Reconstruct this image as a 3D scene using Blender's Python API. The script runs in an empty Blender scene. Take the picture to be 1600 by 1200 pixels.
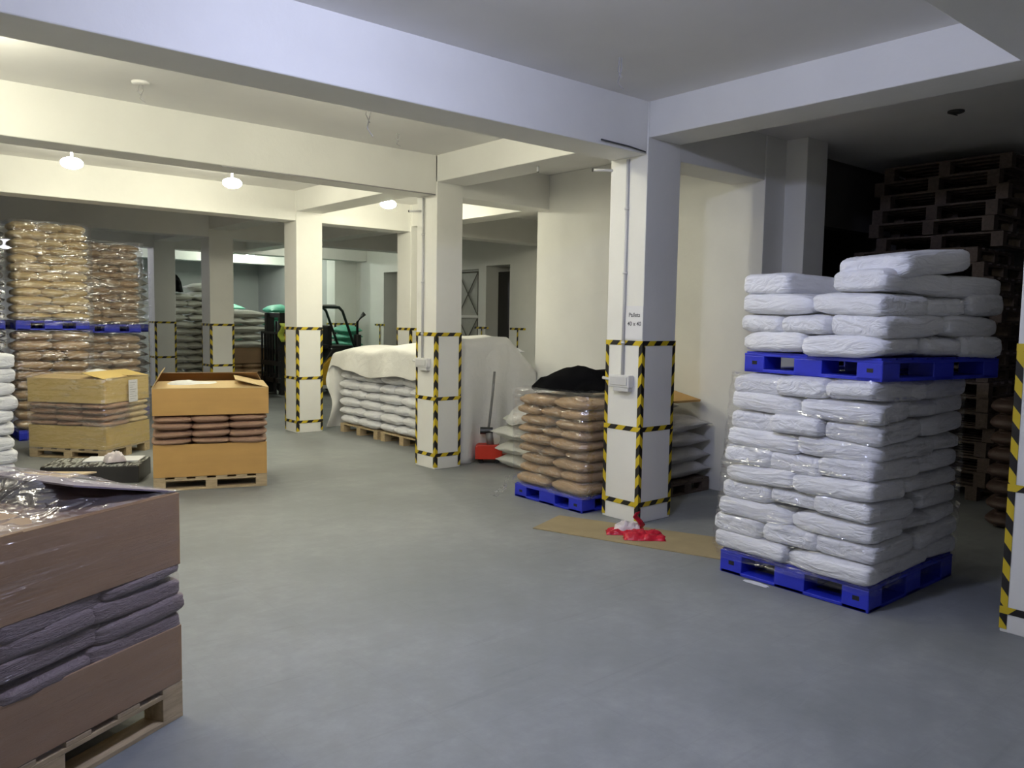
import bpy, bmesh, math, random
from mathutils import Vector, Matrix, noise

S = bpy.context.scene
COL = S.collection
R = random.Random(7)

# ------------------------------------------------------------ camera
yaw, pitch, roll, FPX = 0.869186872, 0.0799904784, 0.0164162646, 1258.41142
fw = Vector((math.cos(pitch)*math.cos(yaw), math.cos(pitch)*math.sin(yaw), -math.sin(pitch)))
r0 = Vector((math.sin(yaw), -math.cos(yaw), 0)); u0 = r0.cross(fw)
cr, sr = math.cos(roll), math.sin(roll)
rt = cr*r0 + sr*u0; up = -sr*r0 + cr*u0
cam = bpy.data.objects.new('camera', bpy.data.cameras.new('camera'))
COL.objects.link(cam)
M = Matrix((rt, up, -fw)).transposed().to_4x4(); M.translation = Vector((0, 0, 1.6))
cam.matrix_world = M
cam.data.sensor_width = 36; cam.data.lens = FPX/1600*36; cam.data.clip_start = 0.05; cam.data.clip_end = 100
S.camera = cam

# ------------------------------------------------------------ world, exposure
S.view_settings.view_transform = 'Standard'; S.view_settings.look = 'None'
S.view_settings.gamma = 1; S.view_settings.use_curve_mapping = False
S.view_settings.exposure = 0.0
W = bpy.data.worlds.new('world'); S.world = W; W.use_nodes = True
W.node_tree.nodes['Background'].inputs[0].default_value = (0.5, 0.55, 0.7, 1)
W.node_tree.nodes['Background'].inputs[1].default_value = 0.004

WARM = (1.0, 0.96, 0.75); COOL = (0.64, 0.69, 1.0)
# lamps: x, y, z, diffuser half height, diffuser radiance, colour, label
LAMPS = [
    (1.83, 8.78, 3.03, 0.055, 200, WARM, 'lit round ceiling lamp above the tall film-wrapped brown sack loads'),
    (3.40, 8.80, 3.03, 0.055, 200, WARM, 'lit round ceiling lamp above the open tan carton load'),
    (5.46, 8.95, 3.03, 0.055, 200, WARM, 'lit round ceiling lamp above the sheet-covered white sack load'),
    (0.25, 5.55, 2.92, 0.10, 210, WARM, 'lit round ceiling lamp in the second ceiling bay, out of view'),
    (3.1, 4.93, 3.10, 0.07, 150, WARM, 'added fill lamp tucked behind the long bluish beam'),  # added warm fill for the second bay, no fitting known here
    (1.90, 2.40, 3.195, 0.05, 480, COOL, 'bluish round ceiling lamp in the ceiling bay over the open floor'),
    (7.6, 18.6, 3.03, 0.08, 230, (0.92, 1.0, 0.84), 'round ceiling lamp in the far bay beyond the forklift'),
    (3.4, 19.2, 3.03, 0.08, 260, (0.9, 0.9, 1.0), 'round ceiling lamp in the far bay over the stacked white sacks'),
    (7.6, 15.2, 3.03, 0.065, 90, (0.95, 1.0, 0.84), 'round ceiling lamp over the forklift'),
]

# ------------------------------------------------------------ materials
def nt(name):
    m = bpy.data.materials.new(name); m.use_nodes = True
    return m, m.node_tree, m.node_tree.nodes['Principled BSDF']

def ramp(t, src, stops):
    n = t.nodes.new('ShaderNodeValToRGB'); t.links.new(src, n.inputs[0])
    e = n.color_ramp.elements
    while len(e) < len(stops): e.new(0.5)
    for i, (p, c) in enumerate(stops):
        e[i].position = p; e[i].color = (*c, 1) if len(c) == 3 else c
    return n.outputs[0]

def coords(t, kind='Object', scale=(1, 1, 1), rot=(0, 0, 0)):
    c = t.nodes.new('ShaderNodeTexCoord'); mp = t.nodes.new('ShaderNodeMapping')
    t.links.new(c.outputs[kind], mp.inputs[0]); mp.inputs['Scale'].default_value = scale
    mp.inputs['Rotation'].default_value = rot
    return mp.outputs[0]

def noi(t, vec, scale, detail=4, rough=0.55, dist=0.0):
    n = t.nodes.new('ShaderNodeTexNoise'); t.links.new(vec, n.inputs['Vector'])
    n.inputs['Scale'].default_value = scale; n.inputs['Detail'].default_value = detail
    n.inputs['Roughness'].default_value = rough; n.inputs['Distortion'].default_value = dist
    return n.outputs[0]

def bump(t, h, strength, dist, chain=None):
    b = t.nodes.new('ShaderNodeBump'); b.inputs['Strength'].default_value = strength
    b.inputs['Distance'].default_value = dist; t.links.new(h, b.inputs['Height'])
    if chain: t.links.new(chain, b.inputs['Normal'])
    return b.outputs[0]

def mat(name, col, rough=0.6, var=0.08, nscale=6, bstr=0.0, bscale=40, bdist=0.01, metal=0.0, spec=0.5, perobj=0.0, stretch=(1, 1, 1), bs2=None):
    m, t, p = nt(name)
    v = coords(t, 'Object', stretch)
    if perobj:
        oi = t.nodes.new('ShaderNodeObjectInfo'); ad = t.nodes.new('ShaderNodeVectorMath'); ad.operation = 'MULTIPLY_ADD'
        t.links.new(oi.outputs['Random'], ad.inputs[0]); ad.inputs[1].default_value = (37, 53, 71); t.links.new(v, ad.inputs[2])
        v = ad.outputs[0]
    c0 = tuple(max(0, c*(1-var)) for c in col); c1 = tuple(min(1, c*(1+var)) for c in col)
    c = ramp(t, noi(t, v, nscale), [(0.3, c0), (0.7, c1)])
    if perobj:
        hs = t.nodes.new('ShaderNodeHueSaturation'); t.links.new(c, hs.inputs['Color'])
        mr = t.nodes.new('ShaderNodeMapRange'); t.links.new(oi.outputs['Random'], mr.inputs[0])
        mr.inputs[3].default_value = 1-perobj; mr.inputs[4].default_value = 1+perobj*0.6
        t.links.new(mr.outputs[0], hs.inputs['Value']); c = hs.outputs[0]
    t.links.new(c, p.inputs['Base Color'])
    p.inputs['Roughness'].default_value = rough; p.inputs['Metallic'].default_value = metal
    p.inputs['Specular IOR Level'].default_value = spec
    nn = None
    if bstr: nn = bump(t, noi(t, v, bscale, 6, 0.6), bstr, bdist)
    if bs2: nn = bump(t, noi(t, v, bs2[0], 3, 0.5, 1.5), bs2[1], bs2[2], nn)
    if nn: t.links.new(nn, p.inputs['Normal'])
    return m

PAINT = mat('wall_paint', (0.83, 0.825, 0.785), 0.7, 0.03, 2, 0.15, 30, 0.01)
CEIL = mat('ceiling_paint', (0.83, 0.82, 0.80), 0.8, 0.03, 1.5, 0.1, 20, 0.01)
SHADEWALL = mat('shade_dark_wall', (0.10, 0.09, 0.085), 0.8, 0.1, 2)  # shade put into the wall colour, cuts bounce in the unlit corner
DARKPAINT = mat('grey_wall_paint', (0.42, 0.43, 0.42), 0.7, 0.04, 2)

def floor_mat():
    m, t, p = nt('concrete_floor')
    v = coords(t)
    a = noi(t, v, 0.9, 6, 0.6); b = noi(t, v, 7, 8, 0.7)
    mx = t.nodes.new('ShaderNodeMix'); mx.inputs[0].default_value = 0.45
    t.links.new(a, mx.inputs[2]); t.links.new(b, mx.inputs[3])
    c = ramp(t, mx.outputs[0], [(0.36, (0.185, 0.196, 0.197)), (0.5, (0.228, 0.240, 0.243)), (0.66, (0.30, 0.312, 0.31))])
    # long pale and dark scuffs
    s1 = noi(t, coords(t, 'Object', (0.5, 9, 1), (0, 0, 0.5)), 1.6, 5, 0.6, 0.6)
    s2 = noi(t, coords(t, 'Object', (1.2, 7, 1), (0, 0, 2.2)), 2.2, 5, 0.6, 0.8)
    sm = t.nodes.new('ShaderNodeMix'); sm.data_type = 'RGBA'; sm.blend_type = 'MULTIPLY'; sm.inputs[0].default_value = 1
    t.links.new(c, sm.inputs[6]); t.links.new(ramp(t, s1, [(0.28, (0.9, 0.9, 0.9)), (0.4, (1, 1, 1))]), sm.inputs[7])
    s3 = t.nodes.new('ShaderNodeMix'); s3.data_type = 'RGBA'; s3.blend_type = 'ADD'; s3.inputs[0].default_value = 1
    t.links.new(sm.outputs[2], s3.inputs[6]); t.links.new(ramp(t, s2, [(0.66, (0, 0, 0)), (0.85, (0.035, 0.035, 0.035))]), s3.inputs[7])
    # faint screed joints / slab pattern
    bk = t.nodes.new('ShaderNodeTexBrick'); t.links.new(v, bk.inputs[0]); bk.inputs['Scale'].default_value = 1.0
    bk.inputs['Brick Width'].default_value = 0.6; bk.inputs['Row Height'].default_value = 0.6; bk.offset = 0.0
    bk.inputs['Mortar Size'].default_value = 0.006; bk.inputs['Mortar Smooth'].default_value = 1.0
    bk.inputs['Color1'].default_value = bk.inputs['Color2'].default_value = (1, 1, 1, 1); bk.inputs['Mortar'].default_value = (0.955, 0.955, 0.955, 1)
    s4 = t.nodes.new('ShaderNodeMix'); s4.data_type = 'RGBA'; s4.blend_type = 'MULTIPLY'; s4.inputs[0].default_value = 1
    t.links.new(s3.outputs[2], s4.inputs[6]); t.links.new(bk.outputs[0], s4.inputs[7])
    t.links.new(s4.outputs[2], p.inputs['Base Color'])
    t.links.new(ramp(t, b, [(0.3, (0.5,)*3), (0.7, (0.68,)*3)]), p.inputs['Roughness'])
    t.links.new(bump(t, b, 0.15, 0.01), p.inputs['Normal'])
    return m
FLOOR = floor_mat()

def tape_mat():
    m, t, p = nt('hazard_tape_stripes')
    uv = t.nodes.new('ShaderNodeUVMap'); sp = t.nodes.new('ShaderNodeSeparateXYZ'); t.links.new(uv.outputs[0], sp.inputs[0])
    ad = t.nodes.new('ShaderNodeMath'); ad.operation = 'ADD'; t.links.new(sp.outputs[0], ad.inputs[0]); t.links.new(sp.outputs[1], ad.inputs[1])
    mu = t.nodes.new('ShaderNodeMath'); mu.operation = 'MULTIPLY'; t.links.new(ad.outputs[0], mu.inputs[0]); mu.inputs[1].default_value = 1/0.16
    fr = t.nodes.new('ShaderNodeMath'); fr.operation = 'FRACT'; t.links.new(mu.outputs[0], fr.inputs[0])
    gt = t.nodes.new('ShaderNodeMath'); gt.operation = 'GREATER_THAN'; t.links.new(fr.outputs[0], gt.inputs[0]); gt.inputs[1].default_value = 0.5
    c = ramp(t, gt.outputs[0], [(0.4, (0.62, 0.46, 0.02)), (0.6, (0.012, 0.011, 0.012))])
    t.links.new(c, p.inputs['Base Color']); p.inputs['Roughness'].default_value = 0.4
    return m
TAPE = tape_mat()

WSACK = mat('white_plastic_sack', (0.83, 0.835, 0.86), 0.45, 0.04, 5, 0.10, 20, 0.010, perobj=0.05, stretch=(1, 1.3, 1), bs2=(2.6, 0.5, 0.04))
CSACK = mat('cream_woven_sack', (0.66, 0.66, 0.60), 0.65, 0.05, 6, 0.3, 26, 0.01, perobj=0.07, bs2=(6, 0.4, 0.02))
GSACK = mat('grey_white_woven_sack', (0.52, 0.51, 0.51), 0.7, 0.06, 6, 0.3, 26, 0.01, perobj=0.06, bs2=(6, 0.4, 0.02))
BSACK = mat('brown_paper_sack', (0.46, 0.315, 0.18), 0.6, 0.10, 6, 0.45, 24, 0.012, perobj=0.10, bs2=(6, 0.5, 0.02))
TSACK = mat('tan_paper_sack', (0.68, 0.53, 0.29), 0.6, 0.08, 6, 0.4, 24, 0.012, perobj=0.08, bs2=(6, 0.45, 0.02))
PSACK = mat('pinkish_brown_paper_sack', (0.42, 0.26, 0.175), 0.6, 0.08, 6, 0.45, 22, 0.012, perobj=0.08, bs2=(8, 0.6, 0.02))
VSACK = mat('purplish_grey_paper_sack', (0.25, 0.195, 0.19), 0.5, 0.08, 6, 0.45, 20, 0.012, perobj=0.06, bs2=(8, 0.5, 0.02))
NSACK = mat('green_woven_sack', (0.13, 0.50, 0.36), 0.55, 0.12, 8, 0.35, 26, 0.01, perobj=0.10, bs2=(6, 0.4, 0.02))
KSACK = mat('black_wrapped_sack', (0.035, 0.03, 0.045), 0.18, 0.1, 6, 0.6, 14, 0.02, bs2=(7, 0.6, 0.03))
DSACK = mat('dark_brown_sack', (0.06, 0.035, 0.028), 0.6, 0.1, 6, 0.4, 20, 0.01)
CARTON = mat('tan_cardboard', (0.57, 0.335, 0.105), 0.65, 0.05, 3, 0.1, 60, 0.004, stretch=(1, 1, 4))
CARTON_Y = mat('yellowish_cardboard', (0.60, 0.44, 0.16), 0.65, 0.05, 3, 0.1, 60, 0.004, stretch=(1, 1, 4))
CARTON_D = mat('brown_cardboard', (0.35, 0.222, 0.12), 0.6, 0.06, 3, 0.1, 60, 0.004, stretch=(1, 1, 4))
CARTON_IN = mat('cardboard_flap_inside', (0.58, 0.42, 0.20), 0.7, 0.05, 3)
CARD = mat('flat_cardboard', (0.32, 0.255, 0.14), 0.7, 0.1, 4, 0.15, 30, 0.005)
WOOD = mat('pale_pallet_wood', (0.48, 0.37, 0.22), 0.7, 0.2, 5, 0.3, 12, 0.006, stretch=(1.5, 8, 8))
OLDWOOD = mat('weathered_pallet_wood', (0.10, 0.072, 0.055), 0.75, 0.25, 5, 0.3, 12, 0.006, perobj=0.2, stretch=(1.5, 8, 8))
BLUE = mat('blue_pallet_plastic', (0.018, 0.032, 0.50), 0.42, 0.1, 8, 0.1, 40, 0.003)
SHEET = mat('white_cloth_sheet', (0.76, 0.755, 0.72), 0.75, 0.03, 4, 0.25, 70, 0.005, bs2=(5, 0.35, 0.03))
BLACKCLOTH = mat('black_cloth', (0.004, 0.004, 0.005), 1.0, 0.2, 8, 0.3, 50, 0.005, spec=0.05)
PLASTICW = mat('white_plastic', (0.72, 0.72, 0.72), 0.4, 0.02, 4)
CONDUIT = mat('white_conduit_plastic', (0.62, 0.62, 0.63), 0.45, 0.02, 4)
PAPER = mat('white_paper', (0.80, 0.80, 0.82), 0.8, 0.02, 4)
INK = mat('grey_ink', (0.10, 0.10, 0.12), 0.8, 0.02, 4)
WIRE = mat('pale_grey_wire', (0.35, 0.34, 0.34), 0.6, 0.02, 4)
DWIRE = mat('dark_wire', (0.05, 0.05, 0.05), 0.6, 0.02, 4)
BLACKM = mat('black_painted_metal', (0.012, 0.013, 0.014), 0.4, 0.1, 8)
DGREEN = mat('dark_green_black_metal', (0.008, 0.022, 0.018), 0.35, 0.1, 8)
YELLOWM = mat('yellow_painted_metal', (0.55, 0.33, 0.02), 0.4, 0.06, 5)
RUBBER = mat('black_rubber', (0.014, 0.014, 0.015), 0.8, 0.1, 20)
GREYM = mat('grey_metal', (0.22, 0.22, 0.22), 0.4, 0.1, 8, metal=0.4)
LGREYM = mat('light_grey_plastic', (0.55, 0.55, 0.54), 0.5, 0.05, 8)
VEST = mat('hi_vis_yellow_cloth', (0.62, 0.72, 0.10), 0.7, 0.08, 10, 0.3, 30, 0.01)
REDM = mat('red_painted_metal', (0.55, 0.03, 0.01), 0.45, 0.06, 8)
REDP = mat('red_plastic_film', (0.55, 0.012, 0.035), 0.22, 0.1, 10, 0.5, 18, 0.02)
WHITEP = mat('white_crumpled_plastic', (0.75, 0.68, 0.70), 0.3, 0.08, 12, 0.6, 18, 0.02)
DOORD = mat('dark_door_paint', (0.028, 0.026, 0.025), 0.4, 0.1, 5)
STEEL = mat('brown_grey_steel', (0.15, 0.14, 0.115), 0.5, 0.1, 8)

def stripe_box_mat():
    m, t, p = nt('black_white_print')
    w = noi(t, coords(t, 'Object', (14, 2.0, 2.0)), 5, 2, 0.5)
    t.links.new(ramp(t, w, [(0.5, (0.02, 0.02, 0.02)), (0.53, (0.45, 0.47, 0.45))]), p.inputs['Base Color'])
    p.inputs['Roughness'].default_value = 0.4
    return m
PRINT = stripe_box_mat()

def film_mat(name, base=0.10, streak=0.35, ang=0.35, tint=(0.95, 0.95, 0.97), gloss=0.10, scale=1.0, stretch=(1.2, 1.2, 9), bd=1.0, gm=0.75, b2=1.0):
    m = bpy.data.materials.new(name); m.use_nodes = True; t = m.node_tree; t.nodes.clear()
    out = t.nodes.new('ShaderNodeOutputMaterial')
    v = coords(t, 'Object', stretch, (ang, ang*0.8, 0))
    n1 = noi(t, v, 3.2*scale, 6, 0.62, 0.8)
    n2 = noi(t, coords(t, 'Object', (1, 1, 1.6)), 6*scale, 5, 0.6, 1.0)
    n3 = noi(t, coords(t, 'Object', (2, 2, 3)), 1.3*scale, 3, 0.5)
    b1 = noi(t, v, 3.4*scale, 1.5, 0.4, 1.2); b2_ = noi(t, coords(t, 'Object', (1, 1, 1.8), (0.2, 0.3, 0.1)), 9*scale, 1.0, 0.4, 1.5)
    bmp = bump(t, b2_, 1.0, 0.06*bd*b2, bump(t, b1, 1.0, 0.05*bd))
    gl = t.nodes.new('ShaderNodeBsdfGlossy'); gl.inputs['Color'].default_value = (*tint, 1); gl.inputs['Roughness'].default_value = gloss
    t.links.new(bmp, gl.inputs['Normal'])
    df = t.nodes.new('ShaderNodeBsdfDiffuse'); df.inputs['Color'].default_value = (*tint, 1)
    mixs = t.nodes.new('ShaderNodeMixShader'); mixs.inputs[0].default_value = gm
    t.links.new(df.outputs[0], mixs.inputs[1]); t.links.new(gl.outputs[0], mixs.inputs[2])
    tr = t.nodes.new('ShaderNodeBsdfTransparent'); tr.inputs[0].default_value = (*[0.5+0.5*c for c in tint], 1)
    k1 = ramp(t, n1, [(0.48, (0, 0, 0)), (0.72, (1, 1, 1))]); k2 = ramp(t, n3, [(0.40, (0, 0, 0)), (0.62, (1, 1, 1))])
    mm = t.nodes.new('ShaderNodeMath'); mm.operation = 'MULTIPLY'; t.links.new(k1, mm.inputs[0]); t.links.new(k2, mm.inputs[1])
    ma = t.nodes.new('ShaderNodeMath'); ma.operation = 'MULTIPLY_ADD'; t.links.new(mm.outputs[0], ma.inputs[0])
    ma.inputs[1].default_value = streak; ma.inputs[2].default_value = base
    mix = t.nodes.new('ShaderNodeMixShader'); t.links.new(ma.outputs[0], mix.inputs[0])
    t.links.new(tr.outputs[0], mix.inputs[1]); t.links.new(mixs.outputs[0], mix.inputs[2])
    t.links.new(mix.outputs[0], out.inputs['Surface'])
    return m
FILM = film_mat('clear_stretch_film', 0.13, 0.5, gloss=0.14, scale=0.8, stretch=(1, 1, 5), bd=0.5, gm=0.85, b2=0.7)
FILM_W = film_mat('clear_stretch_film_on_white', 0.08, 0.6, 0.35, gloss=0.12, scale=0.8, stretch=(0.8, 0.8, 8), bd=0.75, gm=0.93, b2=0.5)
FILM_F = film_mat('tight_stretch_film', 0.06, 0.10, 0.03, (0.96, 0.94, 0.96), 0.15, 0.8, (0.35, 0.35, 16), 0.42, b2=0.3)

def emis(name, col, s):
    m = bpy.data.materials.new(name); m.use_nodes = True; t = m.node_tree; t.nodes.clear()
    o = t.nodes.new('ShaderNodeOutputMaterial'); e = t.nodes.new('ShaderNodeEmission')
    e.inputs[0].default_value = (*col, 1); e.inputs[1].default_value = s; t.links.new(e.outputs[0], o.inputs[0])
    return m

# ------------------------------------------------------------ helpers
class MB:
    def __init__(s): s.v = []; s.f = []; s.uv = {}
    def box(s, x0, x1, y0, y1, z0, z1):
        b = len(s.v)
        s.v += [(x0, y0, z0), (x1, y0, z0), (x1, y1, z0), (x0, y1, z0), (x0, y0, z1), (x1, y0, z1), (x1, y1, z1), (x0, y1, z1)]
        s.f += [tuple(b+i for i in q) for q in ((0, 3, 2, 1), (4, 5, 6, 7), (0, 1, 5, 4), (1, 2, 6, 5), (2, 3, 7, 6), (3, 0, 4, 7))]
        return s
    def prism(s, pts, axis, a, b):
        """pts: outline in the two other axes, extruded along axis from a to b."""
        n = len(pts); k = len(s.v)
        def P(p, c): return {'x': (c, p[0], p[1]), 'y': (p[0], c, p[1]), 'z': (p[0], p[1], c)}[axis]
        s.v += [P(p, a) for p in pts] + [P(p, b) for p in pts]
        s.f += [tuple(k+i for i in range(n))[::-1], tuple(k+n+i for i in range(n))]
        s.f += [(k+i, k+(i+1) % n, k+n+(i+1) % n, k+n+i) for i in range(n)]
        return s
    def quad(s, a, b, c, d, uv=None):
        k = len(s.v); s.v += [tuple(a), tuple(b), tuple(c), tuple(d)]; s.f.append((k, k+1, k+2, k+3))
        if uv: s.uv[len(s.f)-1] = uv
        return s
    def tube(s, pts, r, n=8):
        pts = [Vector(p) for p in pts]; k = len(s.v)
        rs = r if isinstance(r, (list, tuple)) else [r]*len(pts)
        for i, p in enumerate(pts):
            d = (pts[min(i+1, len(pts)-1)]-pts[max(i-1, 0)]).normalized()
            a = d.cross(Vector((0, 0, 1)) if abs(d.z) < 0.9 else Vector((1, 0, 0))).normalized(); b = d.cross(a)
            for j in range(n):
                t = 2*math.pi*j/n; s.v.append(tuple(p+rs[i]*(math.cos(t)*a+math.sin(t)*b)))
        for i in range(len(pts)-1):
            for j in range(n):
                s.f.append((k+i*n+j, k+i*n+(j+1) % n, k+(i+1)*n+(j+1) % n, k+(i+1)*n+j))
        s.f.append(tuple(k+j for j in range(n))[::-1]); s.f.append(tuple(k+(len(pts)-1)*n+j for j in range(n)))
        return s
    def grid(s, rows):
        k = len(s.v); n = len(rows[0])
        for r in rows: s.v += [tuple(p) for p in r]
        for i in range(len(rows)-1):
            for j in range(n-1):
                s.f.append((k+i*n+j, k+i*n+j+1, k+(i+1)*n+j+1, k+(i+1)*n+j))
        return s
    def mesh(s, name, smooth=False):
        me = bpy.data.meshes.new(name); me.from_pydata([tuple(v) for v in s.v], [], s.f)
        if s.uv:
            l = me.uv_layers.new(name='UVMap')
            for p in me.polygons:
                if p.index in s.uv:
                    for li, c in zip(p.loop_indices, s.uv[p.index]): l.data[li].uv = c
        bm = bmesh.new(); bm.from_mesh(me); bmesh.ops.recalc_face_normals(bm, faces=bm.faces); bm.to_mesh(me); bm.free()
        if smooth:
            for p in me.polygons: p.use_smooth = True
        return me
    def build(s, name, m, parent=None, bevel=0, smooth=False, solid=0, sub=0):
        me = s.mesh(name, smooth); me.materials.append(m)
        o = bpy.data.objects.new(name, me); COL.objects.link(o)
        if parent: o.parent = parent
        if solid:
            q = o.modifiers.new('s', 'SOLIDIFY'); q.thickness = solid; q.offset = 0
        if sub:
            q = o.modifiers.new('u', 'SUBSURF'); q.levels = sub; q.render_levels = sub
        if bevel:
            q = o.modifiers.new('b', 'BEVEL'); q.width = bevel; q.segments = 2; q.limit_method = 'ANGLE'
        return o

def tag(o, label, cat, group=None, kind=None):
    o['label'] = label; o['category'] = cat
    if group: o['group'] = group
    if kind: o['kind'] = kind
    return o
def struct(o, label=None):
    o['kind'] = 'structure'
    if label: o['label'] = label
    return o
def empty(name, loc=(0, 0, 0), rz=0):
    o = bpy.data.objects.new(name, None); COL.objects.link(o); o.location = loc; o.rotation_euler = (0, 0, rz)
    o.empty_display_size = 0.1
    return o
def copy_tree(o, parent=None):
    c = o.copy(); COL.objects.link(c)
    if parent: c.parent = parent
    for ch in [x for x in o.children]: copy_tree(ch, c)
    return c
ORD = 'bottom second third fourth fifth sixth seventh eighth ninth tenth eleventh twelfth thirteenth fourteenth'.split()

# ------------------------------------------------------------ the room
H = 3.27
struct(MB().box(-2.5, 12, -3, 24, -0.1, 0).build('floor', FLOOR), 'grey scuffed concrete warehouse floor')
struct(MB().box(-2.5, 12, -3, 24, H, H+0.15).build('ceiling', CEIL), 'white painted flat ceiling between the beams')
struct(MB().box(-2.7, -2.5, -3, 24, 0, H).build('wall_left', PAINT))
struct(MB().box(-2.7, 12, -3.2, -3, 0, H).build('wall_front', PAINT))
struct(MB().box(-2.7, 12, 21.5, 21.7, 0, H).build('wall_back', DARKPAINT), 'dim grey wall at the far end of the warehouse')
XB = [(1.12, 1.48), (4.15, 4.51), (6.98, 7.32), (10.26, 10.6), (13.51, 13.89), (16.51, 16.89), (19.6, 19.95)]
for i, (a, b) in enumerate(XB):
    if i in (0, 1): segs = [(-2.5, 12)] if i == 0 else [(-2.5, 6.43)]
    elif i == 2: segs = [(-2.5, 6.43)]
    else: segs = [(-2.5, 9.5)]
    for (x0, x1) in segs:
        struct(MB().box(x0, x1, a, b, 2.875, H+0.01).build('beam', PAINT, bevel=0.008))
struct(MB().box(4.83, 5.21, -3, 16.7, 3.0, H+0.01).build('beam', PAINT, bevel=0.008))
struct(MB().box(6.66, 7.02, 7.1, 16.7, 2.95, H+0.01).build('beam', PAINT, bevel=0.008))

def column(x0, x1, y0, y1, tapes=True, ztop=H, zs=(1.43, 0.75, 0.15)):
    o = struct(MB().box(x0, x1, y0, y1, 0, ztop).build('column', PAINT, bevel=0.006))
    if not tapes: return o
    w = 0.036; e = 0.0025
    # vertical tapes folded round each corner
    for cx, cy, sx, sy in ((x0, y0, 1, 1), (x1, y0, -1, 1), (x0, y1, 1, -1), (x1, y1, -1, -1)):
        m = MB(); X = cx-sx*e; Y = cy-sy*e; z1 = zs[0]; n = 1
        z0 = 0.02
        m.quad((X, Y, z0), (X+sx*w, Y, z0), (X+sx*w, Y, z1), (X, Y, z1), [(z0, 0), (z0, w*1.3), (z1, w*1.3), (z1, 0)])
        m.quad((X, Y, z0), (X, Y+sy*w, z0), (X, Y+sy*w, z1), (X, Y, z1), [(z0, 0), (z0, w*1.3), (z1, w*1.3), (z1, 0)])
        m.build('hazard_tape', TAPE, o)
    e = 0.004; h = 0.038
    for z in zs:
        m = MB(); X0, X1, Y0, Y1 = x0-e, x1+e, y0-e, y1+e
        ring = [(X0, Y1), (X0, Y0), (X1, Y0), (X1, Y1), (X0, Y1)]; u = 0
        for (ax, ay), (bx, by) in zip(ring, ring[1:]):
            L = math.hypot(bx-ax, by-ay)
            m.quad((ax, ay, z-h/2), (bx, by, z-h/2), (bx, by, z+h/2), (ax, ay, z+h/2), [(u, h), (u+L, h), (u+L, 0), (u, 0)]); u += L
        m.build('hazard_tape', TAPE, o)
    return o
c1 = column(4.82, 5.22, 4.14, 4.52); c1['label'] = 'white pillar with black and yellow tape beside the red plastic bag'
c2 = column(4.83, 5.16, 6.96, 7.33); c2['label'] = 'white taped pillar between the covered sack load and the red pallet truck'
c3 = column(4.82, 5.2, 10.24, 10.62); c3['label'] = 'white taped pillar in front of the forklift'
c4 = column(4.82, 5.22, 13.5, 13.9); c4['label'] = 'white taped pillar behind the open tan carton load'
c5 = column(4.82, 5.22, 16.5, 16.9); c5['label'] = 'shaded taped pillar behind the tall brown sack loads'
c6 = column(4.66, 5.1, 1.05, 1.49, zs=(1.5, 0.77, 0.12)); c6['label'] = 'white taped pillar at the frame edge by the tall white sack load'
c7 = column(6.64, 7.02, 10.24, 10.62); c7['label'] = 'white taped pillar behind the sheet-covered sack load'
column(8.95, 9.5, 17.0, 17.4, zs=(1.43, 0.75, 0.15))
struct(MB().box(6.42, 6.80, 4.14, 7.18, 0, H).build('wall_middle', PAINT, bevel=0.006), 'pale yellow-lit wall behind the taped pillar')
struct(MB().box(6.74, 7.09, 3.93, 4.3, 0, H).build('column', PAINT, bevel=0.006))
struct(MB().box(7.09, 9.5, 4.3, 4.45, 2.6, H).build('beam', SHADEWALL))
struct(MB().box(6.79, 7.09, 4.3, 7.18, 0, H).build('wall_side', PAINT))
struct(MB().box(7.09, 9.5, 7.0, 7.18, 0, H).build('wall_light_block', SHADEWALL))  # added wall, stops far lamplight reaching the dark space beyond the opening
# far side wall with recessed openings: y ranges
def wall_with_openings(x0, x1, y0, y1, ops):
    y = y0; m = MB()
    for a, b, zt in ops:
        m.box(x0, x1, y, a, 0, H); m.box(x0, x1, a, b, zt, H); y = b
    m.box(x0, x1, y, y1, 0, H)
    return m
struct(MB().box(9.5, 10.1, -3, 7.1, 0, H).build('wall_dark_corner', SHADEWALL))
struct(wall_with_openings(9.5, 10.1, 7.1, 17.2, [(11.35, 12.05, 2.6), (12.28, 13.05, 2.55), (14.6, 15.75, 2.6)]).build('wall_right', PAINT), 'pale side wall with tall recessed doorways')
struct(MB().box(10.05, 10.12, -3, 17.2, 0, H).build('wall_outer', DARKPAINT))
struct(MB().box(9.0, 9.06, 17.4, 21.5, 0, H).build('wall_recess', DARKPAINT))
def door(y0, y1, x=9.98, zt=2.5):
    o = struct(MB().box(x, x+0.05, y0, y1, 0, zt).build('door_1', DOORD, bevel=0.004), 'dark tall door in a recessed doorway')
    MB().box(x-0.02, x, y0+0.03, y0+0.08, 0.9, 1.1).build('door_handle', GREYM, o)
    m = MB().box(x-0.015, x, y0+0.12, y1-0.12, 1.3, 2.3); m.build('door_panel', DOORD, o)
    return o
door(11.36, 12.04, 9.79); door(14.61, 15.74, 9.93)
# grey steel door with two cross-braced panels
o = empty('door_3', (9.56, 12.29, 0)); o['kind'] = 'structure'; o['label'] = 'grey steel door with two cross-braced panels'
MB().box(0, 0.04, 0.0, 0.75, 0, 2.55).build('door_panel', mat('greenish_grey_door', (0.42, 0.42, 0.37), 0.5), o)
for z0, z1 in ((0.0, 0.74), (0.8, 1.62), (1.66, 2.5)):
    m = MB()
    for (ya, za, yb, zb) in ((0.06, z0, 0.69, z1), (0.06, z1, 0.69, z0), (0.06, z0, 0.06, z1), (0.69, z0, 0.69, z1), (0.06, z1, 0.69, z1)):
        m.tube([(-0.02, ya, za), (-0.02, yb, zb)], 0.012, 4)
    m.build('cross_brace', STEEL, o)
MB().box(-0.03, 0, 0.05, 0.7, 1.61, 1.67).build('middle_rail', PAINT, o)
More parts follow.
